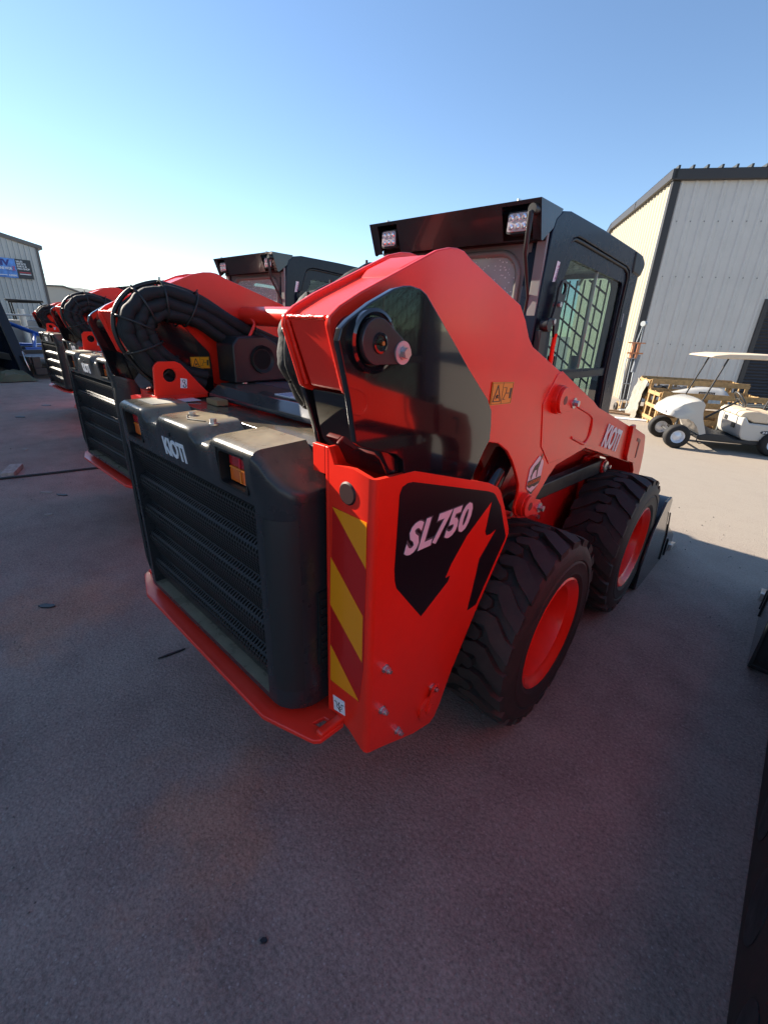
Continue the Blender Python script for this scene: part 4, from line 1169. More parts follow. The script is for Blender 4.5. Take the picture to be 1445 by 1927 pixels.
# --- building on the left with the banner
lb = empty("metal_warehouse", (-42, 7.6, 0))
tag(lb, "pale metal warehouse with a blue and black banner, at the left edge", "building")
hz = lambda t: 5.75 + min(t, 9) * .235 - max(0, t - 9) * .235
ribbed(None, lambda t: Vector((0, -t, 0)), hz, (0.1, 18), Vector((1, 0, 0)), "front_wall", WALLP, lb, .305, .07, .05, zb=-.6)
MB().box((-.05, -.12, -.6), (.07, .05, 5.9)).build("corner_trim", mat("bronze_trim", (.10, .085, .08), .5), lb)
b = MB()
for (a, c) in ((-.3, 9), (9, 18.3)):
    b.add([(.15, -a, hz(max(a, 0)) - .02), (.15, -c, hz(min(c, 18)) - .02), (.15, -c, hz(min(c, 18)) + .22), (.15, -a, hz(max(a, 0)) + .22), (-22, -a, hz(max(a, 0)) - .02), (-22, -c, hz(min(c, 18)) - .02), (-22, -c, hz(min(c, 18)) + .22), (-22, -a, hz(max(a, 0)) + .22)], [(0, 1, 2, 3), (7, 6, 5, 4), (0, 4, 5, 1), (2, 6, 7, 3), (0, 3, 7, 4), (1, 5, 6, 2)])
b.build("roof", mat("bronze_roof", (.13, .12, .115), .5), lb)
MB().box((-22, -.1, -.6), (-.06, .0, 5.7)).build("side_wall", WALLP, lb)
bn = empty("shop_banner", (-41.9, 6.98, 3.72)); tag(bn, "blue and black banner with white lettering on the pale warehouse wall", "banner")
MB().box((.0, -2.55, 0), (.03, -.90, 1.22)).build("blue_panel", mat("banner_blue", (.035, .09, .42), .45, var=.5, vscale=1.5, vtint=(.10, .28, .70)), bn)
MB().box((.0, -.90, 0), (.03, 0, 1.22)).build("black_panel", mat("banner_black", (.02, .025, .035), .45), bn)
TU, TV = (0, 1, 0), (0, 0, 1)
text_obj("banner_lettering", "MV", mat("banner_navy", (.02, .03, .22), .45), bn, (.035, -2.05, .74), TU, TV, .85, .40, bold=.05, depth=.004)
text_obj("banner_lettering", "MARINE WOR", WHT, bn, (.036, -2.15, .50), TU, TV, 1.0, .17, bold=.04, depth=.004)
text_obj("banner_lettering", "X", mat("banner_red", (.6, .03, .06), .45), bn, (.036, -1.14, .46), TU, TV, .18, .30, bold=.02, depth=.004)
text_obj("banner_lettering", "SUPREME", WHT, bn, (.036, -1.42, .10), TU, TV, .46, .12, bold=.04, depth=.004)
text_obj("banner_lettering", "SALES\nSERVICE\nPARTS &\nPRO SHOP", WHT, bn, (.036, -.84, .56), TU, TV, .70, .58, bold=.03, depth=.004)
b = MB().box((.031, -.78, .26), (.036, -.12, .31)); b.build("white_line", WHT, bn)
b = MB().box((.031, -.78, .37), (.036, -.12, .42)); b.build("red_line", mat("banner_red", (.6, .03, .06), .45), bn)
b = MB().box((.031, -2.1, .14), (.036, -1.5, .18)); b.build("white_line", WHT, bn)
# --- unseen hall added and sized so its shadow covers the yard behind the machines
hb = MB().prism([(-40, -.15), (-6, -3.96), (-7.4, -16.6), (-41.4, -12.8)], 0, 7.0, 'z')
ho = empty("added_shade_hall", (0, 0, 0)); tag(ho, "long cream hall added out of view behind the row of loaders to shade the yard", "building")
hb.build("walls", WALLC, ho)  # walls and roof of the added hall
MB().add([(-40, -.15, 7.01), (-6, -3.96, 7.01), (-7.2, -16.6, 7.01), (-41.2, -13.4, 7.01), (-6.6, -10.3, 8.0), (-40.6, -7.1, 8.0)], [(0, 1, 4, 5), (2, 3, 5, 4), (1, 2, 4), (3, 0, 5)]).build("roof", ROOFM, ho)
# --- far low building and hills
fb = empty("far_shed", (-70, 12.4, 0)); tag(fb, "low beige shed in the distance beside the pale warehouse", "building")
MB().prism([(0, -.6), (8, -.6), (8, 2.9), (2.9, 4.6), (0, 4.5)], -16, 0, 'x').build("walls", mat("beige_metal", (.45, .42, .36), .5), fb)
b = MB().prism([(-.2, 4.48), (2.9, 4.62), (8.4, 2.85), (8.4, 2.98), (2.9, 4.78), (-.2, 4.66)], -16, .3, 'x').build("roof", mat("bronze_roof", (.13, .12, .115), .5), fb)
def hill(name, x, ys_, hs, th):
    vs = []; n = len(ys_)
    for y, h in zip(ys_, hs): vs += [(x + 60, y, -3), (x, y, h), (x - th, y, -3)]
    fs = []
    for i in range(n - 1):
        a, b_ = i * 3, i * 3 + 3
        fs += [(a, b_, b_ + 1, a + 1), (a + 1, b_ + 1, b_ + 2, a + 2)]
    o = finish(name, vs, fs, mat("hill_haze", (.22, .24, .22), .9, var=.2, vscale=.01), smooth=80)
    tag(o, kind='structure'); return o
random.seed(5)
yy = [-200 + 20 * i for i in range(28)]
hill("hills", -620, yy, [31 + 3 * math.sin(i * .7) + random.uniform(-1.5, 1.5) if y < 150 else max(2, 31 - (y - 150) * .16 + random.uniform(-1, 1)) for i, y in enumerate(yy)], 300)
# --- power line
pp = tag(empty("power_line", (0, 0, 0)), "thin power line crossing the sky above the row of loaders", "power line")
for k, dz in ((0, 0), (1, .35)):
    pts = []
    for i in range(25):
        t = i / 24; y = -10 + 90 * t; pts.append((-80, y, 6.3 + dz + 3.0 * (2 * t - 1) ** 2 - .4))
    MB().tube(pts, .018, n=5).build("wire", mat("wire_grey", (.12, .12, .13), .6), pp)
for y in (-10.5, 80.5):
    MB().cyl((-80, y, -1), (-80, y, 10.2), .15, .11, n=12).box((-80.05, y - 1, 8.85), (-79.95, y + 1, 9.0)).build("pole", mat("pole_wood", (.12, .09, .07), .8), pp)

# ------------------------------------------------------------------ trailer, ramp gate and utility vehicle on the left
WOOD = mat("weathered_planks", (.26, .24, .24), .8, var=.4, vscale=12)
TBLK = mat("trailer_black", (.016, .016, .018), .45)
t = empty("flatbed_trailer", (-12.7, .82, 0), R(10)); tag(t, "flatbed trailer with grey plank deck, black frame and red rear lamp", "trailer")
b = MB()
for k in range(22): b.box((-.30 * k - .29, -.0, .46), (-.30 * k - .01, 2.1, .50))
b.build("plank_deck", WOOD, t)
MB().box((-.03, -.05, .10), (.08, 2.15, .26)).box((-.03, -.05, .26), (.05, .12, .52)).box((-6.6, -.1, .36), (0, -.0, .52)).box((-6.6, 2.1, .36), (0, 2.2, .52)).box((-1.4, 0, .48), (-1.28, 2.1, .60)).box((-2.8, 0, .48), (-2.68, 2.1, .62)).box((-1.4, .9, .1), (-1.3, 1.0, .5)).build("frame", TBLK, t, bevel=.008)
MB().cyl((.08, .45, .18), (.095, .45, .18), .055, n=20).build("tail_lamp", mat("lamp_red", (.75, .02, .04), .2, coat=.4), t, smooth=30)
for s in (-.16, 2.2):
    for xx in (-3.0, -3.9):
        w_ = MB().lathe([(-.10, .18), (-.11, .28), (-.08, .34), (.08, .34), (.11, .28), (.10, .18)], (xx, s, .34), 'y', 28); w_.build("wheel", RUB, t, smooth=40)
BLU = mat("blue_frame", (.02, .10, .42), .4, coat=.2)
af = empty("blue_steel_frame", (-14.9, 1.15, .50), R(10)); tag(af, "bright blue steel A-frame lying on the plank deck of the trailer", "steel frame")
b = MB().box((-.05, -.1, 0), (.05, 1.9, .12)).tube([(-1.6, .1, .75), (0, 1.1, .10)], .06, n=8).tube([(-1.7, .2, .10), (-.1, 1.8, .08)], .06, n=8).tube([(-1.6, .1, .75), (-1.6, .1, 0)], .05, n=8).tube([(-.9, .54, .45), (-.2, .2, .08)], .05, n=8)
b.build("blue_bars", BLU, af, smooth=40)
rg = empty("ramp_gate", (-12.86, .68, .03), math.atan2(-.14, -3.4) ); tag(rg, "tall dark blue ribbed ramp gate standing upright at the left edge", "ramp gate")
b = MB().prism([(0, 0), (5, 0), (5, 3.2), (2.72, 3.2)], -.03, .03, 'y')
for k in range(24):
    x = .12 + .19 * k; zt_ = 3.2
    b.prism([(x, .05), (x + .07, .05), (x + .07 + 2.72, 3.2), (x + 2.72, 3.2)], .031, .12, 'y')
rg_p = b.build("ribbed_panel", mat("dark_blue_steel", (.004, .010, .022), .8, spec=.05, var=.5, vscale=2), rg)
MB().prism([(-.05, 0), (.05, 0), (2.77, 3.2), (2.67, 3.2)], -.08, .125, 'y').prism([(0.04, -.03), (5, -.03), (5, .07), (0.1, .07)], -.08, .06, 'y').build("gate_frame", TBLK, rg, bevel=.006)
MB().tube([(-.1, 0, .55), (-.3, .08, .62), (-.45, .10, .45), (-.42, .05, .20)], .012, n=6).build("chain_loop", STL, rg, smooth=60)
tp = MB()
vs = []; fs = []
random.seed(11)
nxx, nyy = 8, 5
for i in range(nxx + 1):
    for j in range(nyy + 1):
        vs.append((i * .17 + random.uniform(-.04, .04), j * .14 + random.uniform(-.03, .03), .02 + (.10 + random.uniform(0, .09)) * (0 < i < nxx) * (0 < j < nyy)))
for i in range(nxx):
    for j in range(nyy):
        a = i * (nyy + 1) + j; fs.append((a, a + nyy + 1, a + nyy + 2, a + 1))
tpo = finish("crumpled_tarp", vs, fs, mat("olive_tarp", (.10, .10, .05), .7), smooth=25)
tpo.location = (-13.5, .02, 0); tag(tpo, "crumpled olive tarp on the ground below the dark blue ramp gate", "tarp")
# utility vehicle far left
uv = empty("utility_vehicle", (-21, 2.55, 0), R(78)); tag(uv, "black open utility vehicle with a roof, parked beyond the trailer", "utility vehicle")
UB = mat("vehicle_black", (.015, .017, .018), .45)
MB().prism([(-1.4, .45), (-1.45, .95), (-.5, 1.0), (-.4, .62), (.5, .62), (.6, 1.0), (1.35, .90), (1.5, .62), (1.45, .42)], -.68, .68, 'y').build("body", UB, uv, bevel=.05)
b = MB()
for s in (-.62, .62):
    b.tube([(-.55, s, .95), (-.60, s, 1.85), (.30, s, 1.88), (.75, s, .98)], .03, n=8)
b.tube([(-.60, -.62, 1.5), (-.60, .62, 1.5)], .025, n=8)
b.build("roll_cage", UB, uv, smooth=50)
MB().box((-.70, -.68, 1.88), (.42, .68, 1.94)).build("roof", UB, uv, bevel=.02)
MB().box((-.35, -.5, .66), (.0, .5, .80)).box((-.45, -.5, .78), (-.34, .5, 1.2)).build("seat", SEAT, uv, bevel=.03)
for x in (-.95, .95):
    for s in (-.62, .62):
        MB().lathe([(-.11, .14), (-.13, .24), (-.10, .31), (.10, .31), (.13, .24), (.11, .14), (.05, .12), (.05, 0)], (x, s, .31), 'y', 24).build("wheel", RUB, uv, smooth=40)
bar = empty("barrier_rail", (-19.2, .9, 0), R(82)); tag(bar, "pale pipe railing with a white post behind the dark ramp gate", "railing")
MB().tube([(0, 0, 1.42), (3.4, 0, 1.42)], .03, n=8).tube([(0, 0, 1.05), (3.4, 0, 1.05)], .02, n=8).tube([(3.4, 0, 0), (3.4, 0, 1.42)], .03, n=8).tube([(0.2, 0, 0), (0.2, 0, 1.42)], .03, n=8).build("rails", mat("galvanised", (.40, .43, .44), .5, metal=.3), bar, smooth=50)
MB().cyl((1.0, .3, 0), (1.0, .3, 1.62), .09, n=16).build("white_post", mat("post_white", (.62, .62, .58), .5), bar, smooth=40)
MB().box((-.1, .6, .3), (1.6, 1.6, 1.25)).build("grey_cabinet", mat("cabinet_grey", (.20, .22, .24), .5), bar, bevel=.03)

# ------------------------------------------------------------------ golf cart
gc = empty("golf_cart", (-.32, 8.94, -.5), math.atan2(.475, .88)); tag(gc, "white golf cart with a beige roof and seat, parked in the sun", "golf cart")
CW = mat("cart_white", (.50, .485, .45), .25, coat=.5)
CB = mat("cart_beige", (.68, .55, .40), .55, var=.06, vscale=6)
CK = mat("cart_black", (.018, .018, .02), .5)
K = 1.0
cowl = [(-.30, .63), (-.27, .74), (-.10, .885), (.04, .94), (.19, .975), (.29, .955), (.335, .90), (.335, .74), (.37, .60), (.50, .30), (.38, .29), (.30, .44), (.20, .53), (.08, .585), (-.10, .576)]
# body shell lofted across the width: the nose narrows and drops towards its sides
vs = []; n = len(cowl); stations = [(.08, .86, .90), (.13, .95, .97), (.30, 1, 1.02), (.60, 1.03, 1.04), (.90, 1, 1.02), (1.07, .95, .97), (1.12, .86, .90)]
for (y, kx, kz) in stations:
    for (x, z) in cowl:
        xx = .335 + (x - .335) * kx if x < .335 else x
        zz = z if z < .65 else .65 + (z - .65) * kz
        vs.append((xx, y, zz))
fs = [tuple(range(n)), tuple(reversed(range((len(stations) - 1) * n, len(stations) * n)))]
for j in range(len(stations) - 1):
    for i in range(n):
        fs.append((j * n + i, j * n + (i + 1) % n, (j + 1) * n + (i + 1) % n, (j + 1) * n + i))
cwl = finish("front_cowl", vs, fs, CW, gc, smooth=50)
MB().box((-.292, .20, .66), (-.272, .34, .71)).build("headlight", LMP, cwl); MB().box((-.292, .86, .66), (-.272, 1.0, .71)).build("headlight", LMP, cwl)
MB().prism([(.34, .27), (.50, .33), (.82, .33), (1.0, .26), (2.3, .24), (2.3, .17), (.40, .19)], .06, 1.14, 'y').build("floor", CK, gc, bevel=.015)
MB().prism([(1.06, .36), (1.03, .56), (1.03, .70), (1.10, .70), (1.16, .60), (1.5, .585), (2.45, .60), (2.5, .35), (2.2, .30), (1.25, .25), (1.12, .27)], .07, 1.13, 'y').build("rear_body", CW, gc, bevel=.03, seg=3)
for (y, z) in ((.75, .60), (.38, .50)):
    MB().box((1.02, y - .07, z - .045), (1.034 + (.6 - z) * .12, y + .07, z + .045)).build("cup_slot", CK, gc, bevel=.006)
seatp = [(1.00, .70), (1.00, .76), (1.06, .80), (1.20, .82), (1.35, .80), (1.55, .775), (1.75, .77), (1.78, .68), (1.6, .60), (1.25, .605), (1.10, .68)]
MB().prism(seatp, .12, .60, 'y').build("seat", CB, gc, bevel=.04, seg=4); MB().prism(seatp, .61, 1.09, 'y').build("seat", CB, gc, bevel=.04, seg=4)
MB().prism([(1.86, .72), (1.95, .70), (2.07, 1.15), (1.98, 1.17)], .12, 1.09, 'y').build("backrest", CB, gc, bevel=.03, seg=3)
rf = [(.14, 1.765), (.20, 1.795), (.44, 1.83), (1.2, 1.845), (2.2, 1.83), (2.28, 1.80), (2.28, 1.765), (.30, 1.745)]
MB().prism(rf, .0, 1.2, 'y').build("roof", CB, gc, bevel=.02, seg=3)
for s in (.16, 1.06):
    MB().tube([(.50, s, 1.76), (.215, s - .04 if s < .5 else s + .04, .73), (.225, s - .05 if s < .5 else s + .05, .68), (.36, s - .05 if s < .5 else s + .05, .46)], .016, n=8).build("windscreen_strut", CK, gc, smooth=60)
    MB().tube([(2.0, s, 1.76), (1.75, s, .60)], .018, n=8).build("rear_strut", CK, gc, smooth=60)
st = MB().tube([(.50, .36, .60), (.98, .36, .97)], .022, n=10)
sto = st.build("steering_column", CK, gc, smooth=60)
c0 = Vector((1.0, .36, 1.0)); ax = Vector((.80, 0, .60)).normalized(); e1 = Vector((0, 1, 0)); e2 = ax.cross(e1)
b = MB().tube([c0 + (e1 * math.cos(2 * math.pi * k / 24) + e2 * math.sin(2 * math.pi * k / 24)) * .17 for k in range(24)], .016, n=8, closed=True)
for k in range(3):
    a_ = 2 * math.pi * k / 3; b.cyl(c0, c0 + (e1 * math.cos(a_) + e2 * math.sin(a_)) * .17, .012, n=6)
b.build("steering_wheel", mat("wheel_grey", (.06, .06, .06), .4), sto, smooth=60)
MB().prism([(.52, .33), (.54, .33), (.50, .55), (.47, .56)], .40, .50, 'y').build("pedal", CK, gc, bevel=.004)
for x in (-.02, 1.66):
    for y in (.0, 1.08):
        w_ = empty("wheel", (x, y + .06, .235)); w_.parent = gc
        MB().lathe([(-.085, .125), (-.095, .16), (-.090, .205), (-.07, .228), (-.03, .236), (.03, .236), (.07, .228), (.090, .205), (.095, .16), (.085, .125)], (0, 0, 0), 'y', 40, closed=True).build("tyre", mat("cart_tyre", (.014, .013, .013), .75, var=.3, vscale=30), w_, smooth=40)
        MB().lathe([(-.088, .128), (-.080, .118), (-.060, .105), (-.035, .09), (-.045, .05), (-.055, .03), (-.055, 0)], (0, 0, 0), 'y', 32).build("rim", mat("cart_rim", (.66, .70, .76), .3, metal=.3), w_, smooth=40)
MB().tube([(.0, .1, .24), (.0, 1.06, .24)], .02, n=8).tube([(.05, .2, .30), (.35, .3, .24)], .018, n=8).tube([(.05, .95, .30), (.35, .85, .24)], .018, n=8).tube([(-.05, .25, .26), (.0, .27, .56)], .022, n=8).build("front_axle", mat("axle_grey", (.08, .08, .08), .5), gc, smooth=50)
MB().tube([(.36, .06, .27), (.34, .02, .18), (.40, .02, .13), (.52, .04, .15)], .010, n=6).build("side_step", CK, gc, smooth=60)
pl = MB().prism([(x, z) for x, z in [(1.49 + .10 * math.cos(R(a_)), .440 + .035 * math.sin(R(a_))) for a_ in range(0, 360, 15)]], .062, .069, 'y').build("number_plate", mat("plate_dark", (.03, .035, .05), .4), gc)
text_obj("plate_lettering", "335", WHT, pl, (1.425, .060, .422), (1, 0, 0), (0, 0, 1), .13, .038, bold=.02, depth=.002)
text_obj("cart_lettering", "EZGO", CK, gc, (1.42, .065, .275), (1, 0, 0), (0, 0, 1), .16, .030, bold=.02, depth=.002)

# ------------------------------------------------------------------ crates, loose bits beside the workshop
PINE = mat("pine_boards", (.40, .25, .105), .7, var=.3, vscale=14)
PIND = mat("brown_boards", (.22, .13, .07), .75, var=.3, vscale=14)
U2 = Vector((.857, .516, 0)); V2_ = Vector((-.516, .857, 0)); rzc = math.atan2(.516, .857)
def crate(name, loc, L, W, H, label, nslat, rz=rzc):
    t = empty(name, loc, rz); tag(t, label, "crate", "slatted wooden crates beside the workshop")
    def sidebm(fn, length, cnt, sh=.085):
        b = MB()
        for k in range(cnt):
            z0 = .10 + (H - .22) * k / (cnt - 1)
            b.box(*fn(0, length, z0, z0 + sh, 0))
        for k in range(int(length / .42) + 1):
            x = (length - .07) * k / int(length / .42); b.box(*fn(x, x + .07, 0, H - .02, 1))
        return b
    f1 = lambda a, c, z0, z1, d: ((a, -.02 - (.022 * (1 - d)), z0), (c, .0 - (.022 * (1 - d)), z1))
    sidebm(f1, L, nslat + 1, .125).build("side_panel", PINE, t)
    f2 = lambda a, c, z0, z1, d: ((a, W + .022 * (1 - d), z0), (c, W + .02 + .022 * (1 - d), z1))
    sidebm(f2, L, nslat, .125).build("side_panel", PINE, t)
    f3 = lambda a, c, z0, z1, d: ((-.02 - .022 * (1 - d), a, z0), (0 - .022 * (1 - d), c, z1))
    sidebm(f3, W, nslat).build("end_panel", PINE, t)
    f4 = lambda a, c, z0, z1, d: ((L + .022 * (1 - d), a, z0), (L + .02 + .022 * (1 - d), c, z1))
    sidebm(f4, W, nslat).build("end_panel", PINE, t)
    MB().box((0, 0, .05), (L, W, .09)).build("base", PIND, t)
    return t
crate("wooden_crate", (-1.30, 11.33, -.5), 2.3, .85, .84, "pine crate nearest the golf cart, white plastic cover on top", 3)
crate("wooden_crate", (-1.80, 12.22, -.5), 2.3, .85, 1.06, "pine crate closest to the workshop wall, open with dark sheeting inside", 3)
random.seed(3)
def cloth(name, loc, rz, w_, h_, nx_, ny_, fn, material, label, cat):
    vs = [fn(i / nx_, j / ny_) for i in range(nx_ + 1) for j in range(ny_ + 1)]
    fs = [(i * (ny_ + 1) + j, (i + 1) * (ny_ + 1) + j, (i + 1) * (ny_ + 1) + j + 1, i * (ny_ + 1) + j + 1) for i in range(nx_) for j in range(ny_)]
    o = finish(name, vs, fs, material, smooth=60); o.location = loc; o.rotation_euler = (0, 0, rz)
    sd = o.modifiers.new("t", 'SOLIDIFY'); sd.thickness = .004
    tag(o, label, cat); return o
def wrapf(a, b):
    return (-.06 - .14 * b - .05 * math.sin(a * 19 + b * 5) * b - random.uniform(0, .03), a * .80, .98 - b * .98 + .04 * math.sin(a * 7) * (1 - b) + .0)
cloth("plastic_wrap", (-1.82, 12.25, -.5), rzc, 1, 1, 14, 12, wrapf, mat("clear_wrap", (.30, .27, .22), .25, coat=.4), "torn white plastic wrap hanging down the crate end by the wall", "plastic wrap")
def sheet(a, b): return (a * 1.5, b * .75, .72 + .14 * math.sin(a * 9 + b * 4) + random.uniform(-.05, .05))
cloth("black_sheeting", (-1.80, 12.30, -.5), rzc, 1, 1, 16, 8, sheet, mat("sheet_black", (.03, .03, .032), .3, coat=.3), "crumpled black sheeting bulging inside the open crate by the wall", "sheeting")
# white machine cover on the front crate
cv = empty("machine_cover", (-1.05, 11.60, .26), rzc); tag(cv, "white moulded machine hood with dark name plate lying on the nearest crate", "machine hood")
vs = []; fs = []; nA, nB = 16, 8
for i in range(nA + 1):
    for j in range(nB + 1):
        a = i / nA; c_ = j / nB * 2 - 1
        hh = (.06 + .16 * math.sin(min(1, a * 1.25) * math.pi * .62)) * (1 - .8 * abs(c_) ** 3) * (1 if a < .9 else (1 - (a - .9) * 7))
        vs.append((a * 1.25, .30 + c_ * .26 * (0.6 + .5 * a), hh))
for i in range(nA):
    for j in range(nB):
        q = i * (nB + 1) + j; fs.append((q, q + nB + 1, q + nB + 2, q + 1))
finish("shell", vs, fs, CW, cv, smooth=60)
b = MB().box((.50, .015, .055), (.86, .03, .125))
np_ = b.build("name_plate", CK, cv, bevel=.004)
b = MB()
for k in range(9): b.box((.525 + k * .036, .011, .075), (.548 + k * .036, .0145, .105))
b.build("plate_marks", mat("plate_silver", (.35, .35, .34), .4), np_)
MB().box((0.02, .0, -.03), (1.25, .60, .03)).build("pan", CK, cv, bevel=.01)
# boards leaning and lying by the crate
for i, (a, c, z0, ln, ang, lab) in enumerate(((-2.55, 12.75, -.48, .9, .5, "loose brown board lying left of the crates, nearest the wall"), (-2.35, 12.35, -.48, 1.0, .1, "loose brown board lying left of the crates, in front of the others"))):
    t = MB().box((-ln / 2, -.06, 0), (ln / 2, .06, .04)).build("loose_board", PIND, None, bevel=.004); t.location = (a, c, z0); t.rotation_euler = (0, 0, ang); tag(t, lab, "board", "loose boards by the crates")
cb = MB().box((-.25, -.18, 0), (.25, .18, .22)).build("cardboard_box", mat("cardboard", (.30, .19, .09), .8), None, bevel=.006); cb.location = (-2.62, 13.6, -.5); cb.rotation_euler = (0, 0, .7); tag(cb, "brown cardboard box between the workshop wall and the crates", "box")
pb = MB().box((-.38, -.12, 0), (.38, .12, .02)).build("paper_scrap", WHT, None); pb.location = (-1.95, 11.75, -.498); pb.rotation_euler = (0, 0, .45); tag(pb, "white paper scrap lying flat on the ground left of the crates", "paper")
# upright hand truck with a chain hoist
hd = empty("hand_truck", (-2.62, 12.95, -.5), rzc); tag(hd, "tall upright hand truck with orange clamps, leaning at the workshop corner", "hand truck")
b = MB().tube([(-.02, 0, .15), (-.10, .15, 1.45), (-.10, .17, 1.50), (.16, .17, 1.50), (.16, .15, 1.45), (.16, 0, .15)], .016, n=8).tube([(-.08, .06, .80), (.16, .06, .80)], .013, n=8).tube([(.04, .0, .12), (.04, .15, 1.5)], .011, n=6).tube([(-.05, .02, .35), (.18, .02, .35)], .012, n=6)
b.build("frame", mat("galvanised", (.40, .43, .44), .5, metal=.3), hd, smooth=50)
MB().box((-.04, -.28, .06), (.18, 0, .09)).build("foot_plate", mat("galvanised", (.40, .43, .44), .5, metal=.3), hd)
for x in (-.10, .22):
    MB().lathe([(-.035, .05), (-.04, .10), (-.02, .125), (.02, .125), (.04, .10), (.035, .05), (.02, 0)], (x, .08, .125), 'x', 24).build("wheel", RUB, hd, smooth=40)
b = MB().box((-.12, .12, 1.62), (.30, .20, 1.66)).box((-.16, .12, 1.90), (.30, .20, 1.93)).box((-.02, .12, 1.5), (.04, .2, 1.9)).box((.12, .12, 1.5), (.18, .2, 1.9))
b.build("orange_clamp", mat("clamp_orange", (.62, .24, .10), .5), hd, bevel=.006)
MB().tube([(.06, .16, 1.9), (.12, .16, 2.35)], .012, n=6).tube([(.16, .16, 1.9), (.15, .16, 2.35)], .012, n=6).cyl((.10, .12, 2.42), (.18, .20, 2.42), .07, n=16).build("hoist_hook", mat("galvanised", (.40, .43, .44), .5, metal=.3), hd, smooth=50)
MB().cyl((.16, .16, 1.12), (.20, .17, 1.60), .06, n=16).build("cylinder", mat("cylinder_grey", (.18, .20, .23), .4), hd, smooth=40)
# tubular frame with green post, lattice ramp
tr_ = empty("tubular_stand", (.25, 10.95, -.5), rzc - .03); tag(tr_, "grey tubular stand with one green leg behind the golf cart", "stand")
MB().tube(catmull([(0, 0, 0), (.0, 0, .65), (.14, 0, .78), (.9, 0, .78), (1.06, 0, .72), (1.08, 0, .62)], 4), .022, n=8).tube([(0, .5, 0), (0, .5, .7), (1.0, .5, .7), (1.0, .5, 0)], .02, n=8).tube([(0, 0, .4), (1.06, 0, .4)], .018, n=8).build("grey_tubes", mat("tube_grey", (.16, .18, .18), .4), tr_, smooth=50)
MB().tube([(1.08, 0, .64), (1.06, 0, .3), (1.02, 0, 0)], .03, n=8).build("green_leg", mat("green_paint", (.05, .30, .10), .4), tr_, smooth=50)
MB().box((.1, .1, .30), (.95, .45, .60)).build("black_motor", CK, tr_, bevel=.04)
lr = empty("lattice_ramp", (1.15, 11.55, -.5), rzc); tag(lr, "aluminium lattice loading ramp leaning up behind the golf cart seat", "ramp")
b = MB()
for y in (0, .32): b.tube([(0, y, .0), (1.1, y, 1.15)], .022, n=8)
for k in range(13):
    t_ = k / 12; b.box((1.1 * t_ - .012, 0, 1.15 * t_ - .012), (1.1 * t_ + .012, .32, 1.15 * t_ + .012))
for y in (.10, .21): b.tube([(0, y, .01), (1.1, y, 1.16)], .010, n=6)
b.build("ramp_lattice", STL, lr)
for k, (ox, lab) in enumerate(((-.45, "dark folding rack leaning behind the steering wheel of the golf cart"),)):
    dk = empty("folding_rack", (.72, 11.0, -.5), rzc); tag(dk, lab, "rack")
    b = MB()
    for y in (0, .4): b.tube([(0, y, .1), (.75, y, 1.12)], .03, n=8)
    for q in range(5): b.tube([(.15 * q + .05, 0, .2 + .2 * q), (.15 * q + .05, .4, .2 + .2 * q)], .018, n=6)
    b.build("rack_bars", mat("rack_black", (.05, .055, .05), .5), dk, smooth=50)

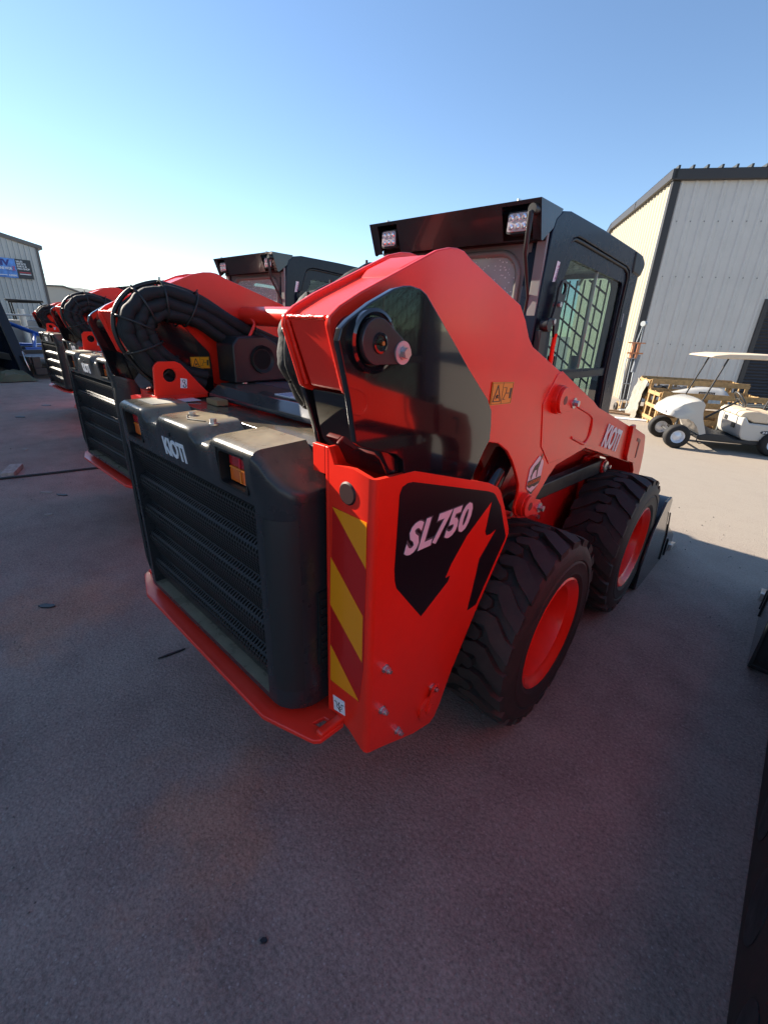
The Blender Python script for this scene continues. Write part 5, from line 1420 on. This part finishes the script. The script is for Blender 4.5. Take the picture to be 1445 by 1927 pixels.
# ------------------------------------------------------------------ bits on the asphalt
wb = MB().box((-.105, -.05, 0), (.105, .05, .045)).build("wood_block", mat("grey_wood", (.36, .32, .28), .8, var=.35, vscale=25), None, bevel=.004)
wb.location = (-4.37, -1.0, 0); wb.rotation_euler = (0, 0, R(-22)); wb.scale = (1.6, 1.1, 1); tag(wb, "weathered wood block lying on the asphalt beside the black cable", "wood block")
pts = catmull([(-4.30, -1.75, .012), (-4.17, -1.13, .012), (-4.07, -.72, .012), (-3.967, -.278, .012), (-3.7, .3, .012), (-3.2, 1.2, .012)], 8)
cbl = MB().tube(pts, .012, n=8).build("black_cable", SEAL, None, smooth=60); tag(cbl, "black cable lying across the asphalt towards the loaders", "cable")
chips = [(-1.436, -1.306, .05, .02, .3, "black"), (-.579, -.973, .06, .006, .9, "stick"), (-3.496, -.892, .07, .02, .2, "pale"), (-3.332, -.805, .06, .018, .1, "stick"), (-5.306, -.739, .05, .03, .1, "pale"), (-8.472, .121, .09, .04, .4, "black"), (-7.529, -.415, .10, .04, .2, "stick"), (.689, -1.265, .010, .006, .3, "black"), (-2.9, -1.0, .03, .02, .5, "pale")]
random.seed(21)
names = {"black": ("rubber scrap", BLK2), "stick": ("black sliver", SEAL), "pale": ("wood chip", mat("chip_pale", (.30, .26, .23), .8))}
lab = {0: "black rubber scrap at the lower left, well behind the bumper of the nearest loader", 1: "thin black sliver right beside the bumper edge of the nearest loader", 2: "pale wood chip in front of the row, beside a black sliver", 3: "black sliver next to a pale wood chip on the left asphalt", 4: "small pale wood chip between the wood block and the third loader", 5: "black rubber scrap behind the farthest loader", 6: "long black sliver left of the third loader on open asphalt", 7: "tiny black scrap in the bottom middle of the picture", 8: "tiny pale wood chip on the asphalt left of the nearest bumper"}
for i, (x, y, a, b_, rz, kd) in enumerate(chips):
    k = MB(); n = 6
    pl_ = [(a * math.cos(2 * math.pi * t / n) * random.uniform(.8, 1.1), b_ * math.sin(2 * math.pi * t / n) * random.uniform(.7, 1.2)) for t in range(n)]
    k.prism(pl_, .0, .008, 'z')
    o = k.build(names[kd][0].replace(' ', '_'), names[kd][1]); o.location = (x, y, 0.001); o.rotation_euler = (R(4), 0, rz + .5)
    tag(o, lab[i], names[kd][0])
# loose pebbles and grit
random.seed(77)
g = MB()
for i in range(2600):
    r_ = random.random() ** 1.5 * 6
    an = random.uniform(0, 2 * math.pi)
    x = .2 + r_ * math.cos(an); y = -.6 + r_ * math.sin(an) * .7
    sz = random.uniform(.0012, .0032) * (1 + r_ * .25)
    vs = [(x + sz * random.uniform(.6, 1.3) * dx, y + sz * random.uniform(.6, 1.3) * dy, gz(y) + sz * .9 * (dz + .5)) for dx, dy, dz in ((1, 0, 0), (0, 1, 0), (-1, 0, 0), (0, -1, 0), (0, 0, 1), (0, 0, -1))]
    g.add(vs, [(0, 1, 4), (1, 2, 4), (2, 3, 4), (3, 0, 4), (1, 0, 5), (2, 1, 5), (3, 2, 5), (0, 3, 5)])
tag(g.build("loose_grit", mat("grit", (.19, .17, .15), .9, var=.5, vscale=3)), "tiny pale stones scattered over the asphalt", "grit", kind='stuff')
